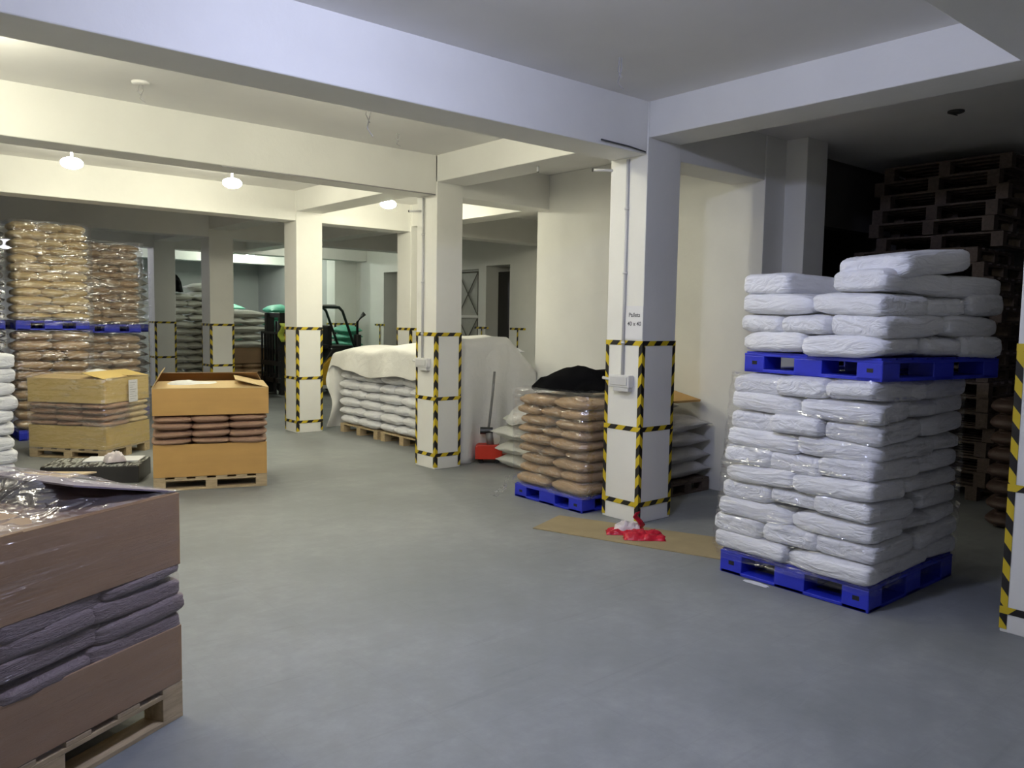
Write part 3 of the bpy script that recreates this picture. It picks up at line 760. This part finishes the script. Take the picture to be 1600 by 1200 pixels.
# second, fully covered load behind the pillar
FK = Frame(5.30, 7.20)
put(wood_pallet(1.02, 0.68, 0.12, WOOD), FK, 0, 'wooden pallet hidden beneath the floor-length white sheet', group='wooden pallets')
MB2 = []
for k in range(8):
    for j in range(2):
        sack('white_sack', 'pillow', WSACK, FK, 0.27+0.5*j, 0.34, 0.122+0.148*k, 0.5, 0.6, 0.15, 'b', f'white sack beneath the floor-length sheet, {ORD[k]} layer, {"pillar" if j == 0 else "wall"} side', 'sack', 'white sacks beneath the floor-length sheet')
mb = MB(); rows = []
NX = 40
for k in range(NX+1):
    t = k/NX; x = 5.215+(6.40-5.215)*t
    zt = 1.385-0.012*math.sin(t*9) if x < 5.95 else 1.385-(x-5.95)*0.90
    row = []
    for j in range(21):
        s = j/20
        if s < 0.3:
            q = s/0.3; row.append((x, 7.85-(7.85-7.17)*q, zt+0.02*noise.noise(Vector((x*4, q*3, 0)))))
        else:
            q = (s-0.3)/0.7
            f = (0.035*math.sin(x*17+q*1.5)+0.03*noise.noise(Vector((x*6, q*2.0, 7))))*q**0.7
            row.append((x-0.06*(1-t)*q*(1 if t < .4 else 0.3), 7.15-0.07*q+f-0.02, max(0.006, zt-(zt+0.01)*q)))
    rows.append(row)
mb.grid(rows)
tag(mb.build('cloth_sheet', SHEET, smooth=True, solid=0.006), 'floor-length white sheet covering a load behind the pillar', 'cloth sheet')

# red hand pallet truck
t = empty('hand_pallet_truck', (5.56, 6.96, 0), math.radians(-40)); tag(t, 'small red hand pallet truck with a leaning grey handle', 'pallet truck')
MB().prism([(-0.15, 0.05), (0.15, 0.05), (0.15, 0.15), (0.10, 0.21), (-0.12, 0.21), (-0.15, 0.19)], 'y', -0.09, 0.09).build('body', REDM, t, bevel=0.008)
for s in (-1, 1):
    MB().box(0.13, 0.30, 0.03*s-0.03+0.04*s, 0.03*s+0.03+0.04*s, 0.055, 0.09).build('fork', REDM, t, bevel=0.004)
for x in (-0.09, 0.09):
    w = MB().tube([(x, -0.05, 0.03), (x, 0.05, 0.03)], 0.029, 16).build('wheel', RUBBER, t)
MB().tube([(0.02, 0, 0.2), (0.0, 0, 0.34)], 0.045, 14).build('pump', GREYM, t, smooth=True)
hd = MB().tube([(-0.02, 0, 0.30), (0.0, 0.0, 0.45), (0.03, 0.01, 0.75), (0.05, 0.01, 1.02)], 0.014, 8).build('handle', GREYM, t, smooth=True)
MB().tube([(-0.10, 0, 0.36), (0.04, 0, 0.36)], 0.04, 10).build('pedal_block', BLACKM, t)
MB().tube([(0.05, -0.02, 0.27), (0.05, 0.02, 0.27)], 0.075, 20).build('drum', LGREYM, t)

# ============================================================ flat cardboard and red bag
mb = MB().prism([(4.06, 4.53), (4.50, 4.70), (5.02, 3.42), (4.58, 3.05)], 'z', 0.0, 0.008)
tag(mb.build('cardboard_sheet', CARD, bevel=0.002), 'flat brown cardboard sheet on the floor in front of the pillar', 'cardboard')
bag = empty('plastic_bag', (4.56, 3.93, 0.009), math.radians(-42)); tag(bag, 'crumpled red and white plastic bag on the cardboard sheet', 'bag')
def crumple(nx, ny, sx, sy, h, seed, fold=0.5):
    mb = MB()
    for side in (1, 0):
        for i in range(nx+1):
            for j in range(ny+1):
                u, v = 2*i/nx-1, 2*j/ny-1
                e = ((1-abs(u)**3)*(1-abs(v)**3))**0.6 if abs(u) < 1 and abs(v) < 1 else 0
                n = noise.noise(Vector((u*3, v*3, seed))); n2 = noise.noise(Vector((u*7, v*7, seed+5)))
                z = (h*e*(0.75+0.8*n)+0.02*n2*e+0.002) if side else 0.0
                mb.v.append((sx*u*(1+0.12*n)+0.02*n2, sy*v*(1+0.15*n), max(0.0, z)))
    N = (nx+1)*(ny+1)
    for i in range(nx):
        for j in range(ny):
            a = i*(ny+1)+j; q = (a, a+ny+1, a+ny+2, a+1); mb.f.append(q); mb.f.append(tuple(k+N for k in q)[::-1])
    rim = [i*(ny+1) for i in range(nx+1)]+[nx*(ny+1)+j for j in range(1, ny+1)]+[i*(ny+1)+ny for i in range(nx-1, -1, -1)]+[j for j in range(ny-1, 0, -1)]
    for a, b in zip(rim, rim[1:]+rim[:1]): mb.f.append((a, b, b+N, a+N))
    return mb
o = crumple(16, 12, 0.15, 0.10, 0.05, 2).build('red_body', REDP, bag, smooth=True); o.location = (0.05, -0.09, 0)
o = crumple(14, 10, 0.15, 0.07, 0.04, 5).build('red_fold', REDP, bag, smooth=True); o.location = (-0.07, 0.02, 0.0)
o = crumple(12, 10, 0.10, 0.055, 0.085, 8).build('white_contents', WHITEP, bag, smooth=True); o.location = (-0.06, 0.04, 0.01)
mb = MB(); mb.grid([[(0.03+0.03*math.sin(a*2)+0.010*k, 0.05+0.012*k, 0.02+0.135*a/3) for a in (0, 0.75, 1.5, 2.25, 3)] for k in range(-2, 3)])
mb.build('upright_loop', REDP, bag, smooth=True, solid=0.006)

# ============================================================ carton loads
def carton_shell(fr, A, B, z0, z1, m, t=0.01, parent=None, name='tray'):
    """open-topped ring of cardboard walls plus bottom."""
    mb = MB()
    mb.box(0, A, 0, t, z0, z1); mb.box(0, A, B-t, B, z0, z1); mb.box(0, t, t, B-t, z0, z1); mb.box(A-t, A, t, B-t, z0, z1); mb.box(t, A-t, t, B-t, z0, z0+t)
    return mb.build(name, m, parent, bevel=0.003)
def carton(fr, A, B, z0, z1, m, label, name='cardboard_carton', inverted=False):
    t = empty(name, fr.p(0, 0, z0), fr.rz); tag(t, label, 'carton')
    carton_shell(fr, A, B, 0, z1-z0, m, parent=t, name='walls')
    return t
def flap(t, p0, p1, w, ang, H_, m, th=0.006, name='flap', n2=None, skew=0.0):
    """flap hinged on edge p0-p1 (local), leaning inward by angle from horizontal."""
    a = Vector((*p0, H_)); b = Vector((*p1, H_)); d = (b-a).normalized(); inn = Vector((0, 0, 1)).cross(d)
    v = inn*math.cos(ang)*w+Vector((0, 0, math.sin(ang)*w))
    mb = MB(); rows = []
    for i in range(5):
        f = i/4; rows.append([a+v*f+d*skew*f, (a+b)/2+v*f+Vector((0, 0, 0.008*math.sin(f*3))), b+v*f-d*skew*f])
    mb.grid(rows); return mb.build(name, m, t, solid=th)

# --- open tan carton load (load T)
FT = Frame(2.16, 7.53, math.atan2(-0.33, 0.93)); AT, BT = 0.98, 0.82
put(wood_pallet(AT, BT, 0.12, WOOD), FT, 0, 'pale wooden pallet under the open tan carton load', group='wooden pallets')
carton(FT, AT, BT, 0.122, 0.42, CARTON, 'lower tan cardboard tray of the open carton load')
def facing(fr): return None
for k in range(4):
    for i in range(3):
        sack('paper_sack', 'flat', PSACK, FT, 0.165+0.325*i+R.uniform(-.01, .01), 0.22, 0.405+0.068*k, 0.34, 0.48, 0.074, 'b', f'brown paper sack between the tan cartons, {ORD[k]} layer, {("by the side", "middle", "by the aisle")[i]} column', 'sack', 'paper sacks between the tan cartons', (R.uniform(-.04, .04), R.uniform(-.03, .03)), R.uniform(-.05, .05))
    for i in range(3):
        sack('paper_sack', 'flat', PSACK, FT, 0.165+0.325*i, 0.62, 0.405+0.068*k, 0.34, 0.40, 0.074, 'b', f'brown paper sack in the back row between tan cartons, {ORD[k]} layer, {("first", "middle", "last")[i]} column', 'sack', 'paper sacks between the tan cartons')
tt = carton(FT, AT+0.02, BT, 0.685, 0.93, CARTON, 'upper open tan cardboard carton with its flaps folded in')
h = 0.245
flap(tt, (0, BT), (0, 0), 0.16, math.radians(62), h, CARTON_IN, skew=0.02)
flap(tt, (0.0, 0), (AT+0.02, 0), 0.30, math.radians(8), h, CARTON_IN, skew=0.04)
flap(tt, (AT+0.02, 0), (AT+0.02, BT), 0.30, math.radians(14), h, CARTON_IN, skew=0.06)
flap(tt, (AT, BT), (0, BT), 0.24, math.radians(25), h, CARTON_D, skew=0.05)  # darker board colour stands in for shade on this flap's underside
o = heap('white_liner', SHEET, ell(2.55, 7.62, 0.28, 0.13, -0.35, seed=2), lambda x, y: 0.93, 0.055, 'white liner bag bulging from the open tan carton', 'liner bag', seed=2)

# --- wrapped yellow carton load (load Y)
FYr = math.atan2(-0.70, 0.60)
FY = Frame(1.62, 10.16, FYr); AY, BY = 0.94, 0.78
put(wood_pallet(AY, BY, 0.11, WOOD), FY, 0, 'pale wooden pallet under the wrapped yellowish carton load', group='wooden pallets')
carton(FY, AY, BY, 0.112, 0.36, CARTON_Y, 'lower yellowish tray of the wrapped carton load with paper label')
for k in range(4):
    for i in range(3):
        sack('paper_sack', 'flat', PSACK, FY, 0.157+0.314*i, 0.22, 0.345+0.067*k, 0.33, 0.46, 0.072, 'b', f'pinkish paper sack between yellowish cartons, {ORD[k]} layer, front column {TWO[3][i]}', 'sack', 'paper sacks between the yellowish cartons', (R.uniform(-.03, .03), R.uniform(-.03, .03)), R.uniform(-.04, .04))
    sack('paper_sack', 'flat', TSACK, FY, 0.78, 0.61, 0.345+0.067*k, 0.33, 0.36, 0.072, 'a', f'tan paper sack between yellowish cartons, {ORD[k]} layer, on the label side', 'sack', 'paper sacks between the yellowish cartons')
ty = carton(FY, AY, BY, 0.615, 0.875, CARTON_Y, 'upper yellowish carton of the wrapped load with paper label')
flap(ty, (0, 0), (AY, 0), 0.38, math.radians(3), 0.26, CARTON_IN); flap(ty, (AY, BY), (0, BY), 0.38, math.radians(4), 0.262, CARTON_IN)
flap(ty, (AY, 0), (AY, BY), 0.30, math.radians(12), 0.266, CARTON_Y, skew=0.02); flap(ty, (0, BY), (0, 0), 0.30, math.radians(2), 0.25, CARTON_Y, skew=0.02)
ls = empty('paper_label', FY.p(AY+0.024, 0.44, 0.70), FYr); tag(ls, 'white paper label taped on the wrapped yellowish carton', 'label')
MB().box(0, 0.0015, -0.07, 0.09, -0.10, 0.15).build('sheet', PAPER, ls)
mb = MB()
for q in range(8): mb.box(0.002, 0.0025, -0.05, 0.07-0.03*(q % 3), 0.115-0.026*q, 0.121-0.026*q)
mb.build('printed_lines', mat('faded_ink', (0.45, 0.45, 0.48), 0.8), ls)
film(FY, AY, BY, 0.10, 0.885, FILM, 'clear stretch film round the yellowish carton load', 0.07, 0.035, 0.3, 21, waves=0.008)
heap('white_liner', SHEET, ell(2.32, 10.12, 0.15, 0.12, 0, seed=6), lambda x, y: 0.90, 0.05, 'white liner bag on top of the yellowish carton', 'liner bag', seed=6)

# --- near wrapped carton load (load N)
FNr = math.atan2(0.462, 0.887)
LN = 1.15
FN = Frame(1.015-0.887*LN, 3.205-0.462*LN, FNr); AN, BN = LN, 0.90
put(wood_pallet(AN, BN, 0.145, WOOD), FN, 0, 'pale wooden pallet under the near wrapped brown carton load', group='wooden pallets')
carton(FN, AN, BN, 0.148, 0.375, CARTON_D, 'lower brown tray of the near film-wrapped carton load')
for k in range(4):
    for i in range(3):
        off = 0.03 if k % 2 else -0.02
        sack('paper_sack', 'block', VSACK, FN, 0.19+0.385*i+off*0.5, 0.275, 0.355+0.068*k, 0.42, 0.54, 0.080, 'b', f'dark paper sack between near brown cartons, {ORD[k]} layer, {TWO[3][i]} in the row', 'sack', 'paper sacks between the near brown cartons', (R.uniform(-.06, .06), R.uniform(-.05, .05)), R.uniform(-.08, .08))
tn = carton(FN, AN, BN, 0.62, 0.90, CARTON_D, 'upper brown carton of the near film-wrapped load')
flap(tn, (0, 0), (AN, 0), 0.44, math.radians(1), 0.28, CARTON_D); flap(tn, (0, BN), (0, 0), 0.5, math.radians(1), 0.275, CARTON_D)
flap(tn, (AN, BN), (0, BN), 0.46, math.radians(5), 0.286, CARTON_IN)
flap(tn, (AN, 0.02), (AN, BN), 0.42, math.radians(13), 0.285, mat('purplish_flap', (0.24, 0.20, 0.24), 0.35), skew=0.05)
film(FN, AN, BN, 0.14, 0.905, FILM_F, 'clear stretch film tight round the near brown carton load', 0.09, 0.022, 0, 31, waves=0.006)
# film over the top of the near load, following the raised flap
mb = MB(); rows = []
for i in range(33):
    row = []
    for j in range(29):
        a, b = AN*i/32, BN*j/28
        e = max(0, 1-(AN-a)/0.40) if a > AN-0.42 else 0
        rise = 0.10*math.sin(min(1, (AN-a)/0.42)*math.pi/2) if a > AN-0.42 else 0.10*max(0, 1-(AN-0.42-a)/0.12)
        rise *= min(1, b/0.25)
        nn = 0.012*noise.noise(Vector((a*6, b*14, 3)))+0.006*noise.noise(Vector((a*22, b*22, 1)))
        edge = 0 if i in (0, 32) or j in (0, 28) else 1
        row.append(FN.p(a+(0.008 if i == 32 else 0), b, 0.912+rise+nn*edge))
    rows.append(row)
mb.grid(rows); FILM_T = film_mat('glossy_film_top', 0.30, 0.45, 0.1, (0.92, 0.90, 0.95), 0.11, 1.0, bd=0.5, gm=0.85)
tag(mb.build('stretch_film', FILM_T, smooth=True), 'glossy film stretched over the top of the near carton load', 'stretch film', 'stretch film wraps')

# --- printed black and white flat box
fb = Frame(1.42, 8.42, math.radians(-28)); t = empty('printed_box', fb.p(0, 0), fb.rz); tag(t, 'low black box with white print lying between the loads', 'box')
MB().box(0, 0.85, 0, 0.5, 0, 0.16).build('box_body', DOORD, t, bevel=0.004); MB().box(0.005, 0.845, 0.005, 0.495, 0.161, 0.166).build('printed_lid', PRINT, t)
MB().box(0.30, 0.80, 0.22, 0.50, 0.168, 0.178).build('white_sheet', PAPER, t)
o = crumple(12, 12, 0.09, 0.07, 0.10, 12).build('plastic_bundle', WHITEP, smooth=True); o.location = fb.p(0.60, 0.18, 0.18); tag(o, 'small clear plastic bundle resting on the printed box', 'plastic bundle')

# ============================================================ white sacks at the frame's edge behind the near carton
FL = Frame(0.20, 7.6)
put(plastic_pallet(0.9, 1.0, 0.13), FL, 0, 'plastic pallet under the white sacks at the picture edge', group='blue plastic pallets')
load(FL, 0.92, 1.0, 0.132, 10, 0.112, 'white_sack', 'block', WSACK, 'white sack', 'edge load behind near cartons', 'white sacks at the picture edge', [(2, 2, 'b'), (2, 3, 'a')], lambda k, i, j, na, nb: i == 1 or j == 0 or k == 9, posname=lambda i, j, na, nb: f'row {TWO[na][i]}, place {TWO[nb][j]}')

# ============================================================ tall brown loads
def tall(fr, A, nlow, nup, zm, ztop_, mu, ml, tagname, kind='flat', film_m=FILM, B=1.0, seed=40, pal=BLUE):
    put(plastic_pallet(A, B, 0.13), fr, 0, f'plastic pallet on the floor under {tagname}', group='blue plastic pallets')
    hl = (zm-0.132)/nlow
    kp = lambda k, i, j, na, nb: j == 0
    pn = lambda i, j, na, nb: f'{TWO[na][i]} across'
    load(fr, A, B, 0.132, nlow, hl, 'brown_sack', kind, ml, 'sack', f'{tagname}, lower half', f'lower sacks of {tagname}', [(2, 2, 'b'), (3, 2, 'b'), (2, 2, 'b')], kp, 0.015, posname=pn, hv=0.08, over=0.03)
    f2 = Frame(fr.x, fr.y-0.02, fr.rz)
    put(plastic_pallet(A, B, 0.12), f2, zm+0.01, f'blue plastic pallet halfway up {tagname}', group='blue plastic pallets')
    z2 = zm+0.132; hu = (ztop_-z2)/nup
    load(f2, A, B, z2, nup, hu, 'brown_sack', kind, mu, 'sack', f'{tagname}, upper half', f'upper sacks of {tagname}', [(2, 2, 'b'), (3, 2, 'b')], kp, 0.015, posname=pn, hv=0.08, over=0.03)
    film(fr, A, B, 0.12, zm+0.02, film_m, f'stretch film round {tagname}, below its middle pallet', hl, 0.05, 0, seed)
    film(f2, A, B, z2-0.06, ztop_+0.01, film_m, f'stretch film round {tagname}, above its middle pallet', hu, 0.05, 0.25, seed+1)
tall(Frame(1.72, 11.45), 0.82, 10, 12, 1.36, 2.70, TSACK, BSACK, 'the taller tan load', seed=40)
tall(Frame(2.62, 12.25), 0.76, 10, 11, 1.31, 2.58, BSACK, BSACK, 'the brown load next to it', seed=50)
# white wrapped load behind, and black wrapped load beside
tall(Frame(2.98, 13.5), 0.86, 9, 7, 1.30, 2.25, CSACK, DSACK, 'the silvery wrapped load', 'pillow', FILM_W, seed=60)
tall(Frame(0.70, 11.5), 0.92, 10, 11, 1.36, 2.62, KSACK, KSACK, 'the black wrapped load', 'flat', FILM, seed=70)

# ============================================================ far loads seen between pillars
FE = Frame(5.36, 17.15)
put(plastic_pallet(0.95, 1.0, 0.15), FE, 0.0, 'blue pallet under the cream sacks between the two shaded pillars', group='blue plastic pallets')
load(FE, 0.95, 1.0, 0.152, 13, 0.150, 'cream_sack', 'pillow', CSACK, 'cream sack', 'tall pile between shaded pillars', 'cream sacks between the shaded pillars', [(2, 2, 'a'), (3, 2, 'b')], lambda k, i, j, na, nb: j == 0, 0.03, posname=lambda i, j, na, nb: f'{TWO[na][i]} across', over=0.14, hv=0.1)
heap('dark_bag', BLACKCLOTH, ell(5.42, 17.3, 0.2, 0.2, 0, seed=3), lambda x, y: 2.06, 0.32, 'dark cloth bag on top of the cream sacks', 'bag', seed=3)
# load behind the second pillar gap: carton, sacks
FD = Frame(5.95, 16.0)
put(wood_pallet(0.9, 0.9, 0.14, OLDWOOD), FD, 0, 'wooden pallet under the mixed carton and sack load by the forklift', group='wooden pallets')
for k, (z0, z1, mm, lab) in enumerate(((0.142, 0.40, CARTON_D, 'lower brown carton in the mixed load before the forklift mast'), (0.62, 0.93, CARTON_D, 'upper brown carton in the mixed load before the forklift mast'))):
    carton(FD, 0.9, 0.9, z0, z1, mm, lab)
for k in range(2):
    for i in range(2):
        sack('brown_sack', 'flat', BSACK, FD, 0.23+0.45*i, 0.3, 0.395+0.115*k, 0.46, 0.6, 0.125, 'b', f'brown sack between far cartons, {ORD[k]} layer, {TWO[2][i]} across', 'sack', 'brown sacks by the forklift')
load(Frame(5.95, 16.0, 0, 0), 0.92, 0.9, 0.93, 5, 0.155, 'white_sack', 'pillow', CSACK, 'white sack', 'pile on the mixed load', 'white sacks before the forklift mast', [(1, 2, 'a'), (2, 2, 'b')], lambda k, i, j, na, nb: j == 0 or k == 4, 0.02, posname=lambda i, j, na, nb: f'{TWO[na][i]} across, row {TWO[nb][j]}', over=0.12)
for k in range(14):
    sack('white_sack', 'pillow', CSACK, Frame(5.9, 17.4), 0.30, 0.3, 0.0+0.16*k, 0.85, 0.55, 0.175, 'a', f'white sack in the single column behind the mixed load, {ORD[k]} from floor', 'sack', 'white sacks in the far single column', (0, R.uniform(-.04, .04)), R.uniform(-.1, .1))
# green sacks
gi = 0
for (gx, gy, n, w) in ((6.75, 18.4, 11, 'by the far wall'), (8.0, 17.6, 11, 'behind the forklift seat'), (9.0, 16.2, 9, 'behind the forklift exhaust')):
    for k in range(n):
        for j in range(2):
            if w == 'behind the forklift exhaust' and j == 1: continue
            sack('green_sack', 'pillow', NSACK, Frame(gx-0.45, gy-0.3), 0.25+0.45*j, 0.3, 0.0+(0.165 if n == 11 else 0.152)*k, 0.52, 0.7, 0.19, 'b', f'green woven sack {w}, {ORD[k]} layer, {TWO[2][j]} across', 'sack', f'green sacks {w}', (R.uniform(-.08, .08), R.uniform(-.06, .06)), R.uniform(-.15, .15))

# ============================================================ forklift
fk = empty('forklift', (6.80, 14.9, 0), 0); fk.scale = (0.79, 0.9, 0.93); tag(fk, 'yellow and black forklift truck parked behind the taped pillar', 'forklift')
# chassis side profile in x (length) and z, mast at x=0
MB().prism([(0.35, 0.20), (1.55, 0.20), (1.62, 0.36), (1.75, 0.55), (1.95, 0.60), (1.98, 0.98), (1.3, 1.02), (1.05, 0.72), (0.35, 0.60)], 'y', 0.08, 0.92).build('chassis', BLACKM, fk, bevel=0.02)
MB().prism([(0.60, 0.22), (1.42, 0.22), (1.50, 0.44), (1.62, 0.62), (1.78, 0.66), (1.98, 0.64), (2.0, 0.97), (1.62, 0.95), (1.2, 0.82), (0.60, 0.36)], 'y', 0.03, 0.97).build('counterweight', YELLOWM, fk, bevel=0.03)
MB().box(0.5, 1.5, 0.06, 0.94, 0.14, 0.24).build('step_sill', LGREYM, fk, bevel=0.01)
for x, r, n in ((0.42, 0.26, 'front_wheel'), (1.72, 0.22, 'rear_wheel')):
    for y in (0.02, 0.82):
        w = MB().tube([(x, y, r), (x, y+0.03, r), (x, y+0.15, r), (x, y+0.17, r)], [r*0.92, r, r, r*0.92], 28).build(n, RUBBER, fk, smooth=False)
        MB().tube([(x, y-0.006, r), (x, y+0.05, r)], r*0.5, 20).build('hub', GREYM, w)
# mast
for y in (0.10, 0.82): MB().box(-0.12, 0.10, y, y+0.10, 0.05, 1.78).build('mast_rail', BLACKM, fk, bevel=0.006)
for z in (0.35, 0.9, 1.68): MB().box(-0.05, 0.04, 0.15, 0.87, z, z+0.10).build('mast_crossbar', BLACKM, fk, bevel=0.004)
MB().tube([(0.0, 0.5, 0.2), (0.0, 0.5, 1.6)], 0.045, 12).build('lift_cylinder', BLACKM, fk, smooth=True)
br = MB()
for z in (0.30, 0.66): br.box(-0.20, -0.12, 0.05, 0.97, z, z+0.1)
for k in range(7): br.box(-0.19, -0.15, 0.06+0.147*k, 0.09+0.147*k, 0.3, 1.35)
br.box(-0.19, -0.15, 0.05, 0.98, 1.33, 1.38); br.build('load_backrest', BLACKM, fk)
for y in (0.2, 0.72): MB().prism([(-0.95, 0.07), (-0.16, 0.05), (-0.16, 0.5), (-0.20, 0.5), (-0.20, 0.10), (-0.95, 0.085)], 'y', y, y+0.1).build('fork', BLACKM, fk)
MB().prism([(0.30, 0.55), (0.62, 0.55), (0.52, 1.12), (0.36, 1.12)], 'y', 0.15, 0.85).build('dashboard', BLACKM, fk, bevel=0.02)
MB().tube([(0.5, 0.5, 1.05), (0.66, 0.5, 1.2)], 0.02, 8).build('steering_column', BLACKM, fk)
sw = MB(); ringp = [(0.67+0.05*math.sin(a), 0.5+0.15*math.cos(a), 1.21+0.12*math.sin(a)) for a in [k*math.pi/10 for k in range(21)]]
sw.tube(ringp, 0.015, 6).build('steering_wheel', BLACKM, fk, smooth=True)
st = MB().box(0.95, 1.38, 0.27, 0.73, 1.0, 1.10).build('seat', RUBBER, fk, bevel=0.03)
MB().box(1.30, 1.42, 0.28, 0.72, 1.05, 1.52).build('seat_back', RUBBER, fk, bevel=0.04)
# overhead guard
for y in (0.10, 0.90):
    MB().tube([(0.28, y, 0.6), (0.40, y, 1.2), (0.58, y, 1.86), (0.66, y, 1.92)], 0.030, 8).build('front_post', DGREEN, fk, smooth=True)
    MB().tube([(1.98, y, 1.0), (1.82, y, 1.35), (1.60, y, 1.84), (1.50, y, 1.92)], 0.034, 8).build('rear_post', DGREEN, fk, smooth=True)
    MB().tube([(0.62, y, 1.92), (1.52, y, 1.92)], 0.03, 8).build('roof_rail', DGREEN, fk, smooth=True)
g = MB()
for k in range(6): g.box(0.70+0.15*k, 0.75+0.15*k, 0.1, 0.9, 1.90, 1.94)
g.build('roof_bars', DGREEN, fk)
MB().prism([(0.62, 1.935), (1.5, 1.935), (1.42, 1.985), (0.75, 1.985)], 'y', 0.12, 0.88).build('roof_cover', LGREYM, fk, bevel=0.01)
MB().box(1.30, 1.95, 0.15, 0.85, 0.98, 1.08).build('engine_hood', BLACKM, fk, bevel=0.03)
ex = MB().tube([(2.10, 0.2, 0.95), (2.10, 0.2, 1.32)], 0.10, 16).build('exhaust_canister', BLACKM, fk)
MB().tube([(2.10, 0.2, 1.3), (2.10, 0.2, 1.60), (2.18, 0.15, 1.72), (2.26, 0.12, 1.80)], [0.032, 0.032, 0.034, 0.055], 10).build('exhaust_pipe', BLACKM, ex, smooth=True)
MB().box(1.92, 2.12, 0.15, 0.3, 0.85, 1.0).build('exhaust_bracket', BLACKM, fk)
MB().tube([(0.05, 0.05, 0.9), (0.2, 0.02, 0.75), (0.5, 0.03, 0.62)], 0.02, 8).build('hydraulic_hose', GREYM, fk, smooth=True)
mb = MB(); mb.grid([[(0.24+0.04*math.sin(j*1.3)+0.02*i, 0.02+0.05*i/4*1.0, 1.45-0.36*j/6) for j in range(7)] for i in range(9)])
tag(mb.build('safety_vest', VEST, None, smooth=True, solid=0.012), 'yellow-green safety vest hanging on the forklift mast', 'vest').location = (6.40, 14.85, 0.0)

# ============================================================ stacked empty pallets in the dark corner
def pallet_mesh(A, B, h):
    th = 0.018; m = MB()
    for i in range(6):
        x = (A-0.1)*i/5; m.box(x, x+0.1, 0, B, h-th, h)
    for j in range(3):
        y = (B-0.1)*j/2; m.box(0, A, y, y+0.1, h-2*th, h-th); m.box(0, A, y, y+0.1, 0, th)
        for i in range(3):
            x = (A-0.1)*i/2; m.box(x, x+0.1, y, y+0.1, th, h-2*th)
    me = m.mesh('pallet'); me.materials.append(OLDWOOD); return me
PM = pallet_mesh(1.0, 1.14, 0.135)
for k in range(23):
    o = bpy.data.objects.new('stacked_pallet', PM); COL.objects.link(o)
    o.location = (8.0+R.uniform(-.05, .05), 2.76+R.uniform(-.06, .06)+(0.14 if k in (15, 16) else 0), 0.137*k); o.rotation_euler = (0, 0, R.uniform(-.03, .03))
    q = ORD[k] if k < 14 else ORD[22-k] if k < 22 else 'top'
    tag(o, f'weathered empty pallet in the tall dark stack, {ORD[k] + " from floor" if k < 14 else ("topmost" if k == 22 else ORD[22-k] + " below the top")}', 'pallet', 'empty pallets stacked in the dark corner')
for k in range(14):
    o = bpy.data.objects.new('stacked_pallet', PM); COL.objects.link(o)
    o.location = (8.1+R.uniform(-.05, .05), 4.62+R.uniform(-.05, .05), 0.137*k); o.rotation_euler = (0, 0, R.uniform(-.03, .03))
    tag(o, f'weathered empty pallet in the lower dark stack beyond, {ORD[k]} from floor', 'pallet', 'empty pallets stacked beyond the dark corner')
for k in range(8):
    for j in range(2):
        sack('dark_sack', 'flat', DSACK, Frame(7.0, 1.5), 0.3, 0.25+0.45*j, 0.13*k, 0.6, 0.46, 0.135, 'a', f'dark brown sack in the shadowed pile by the tall load, {ORD[k]} layer, {TWO[2][j]} along', 'sack', 'dark brown sacks in shadow')
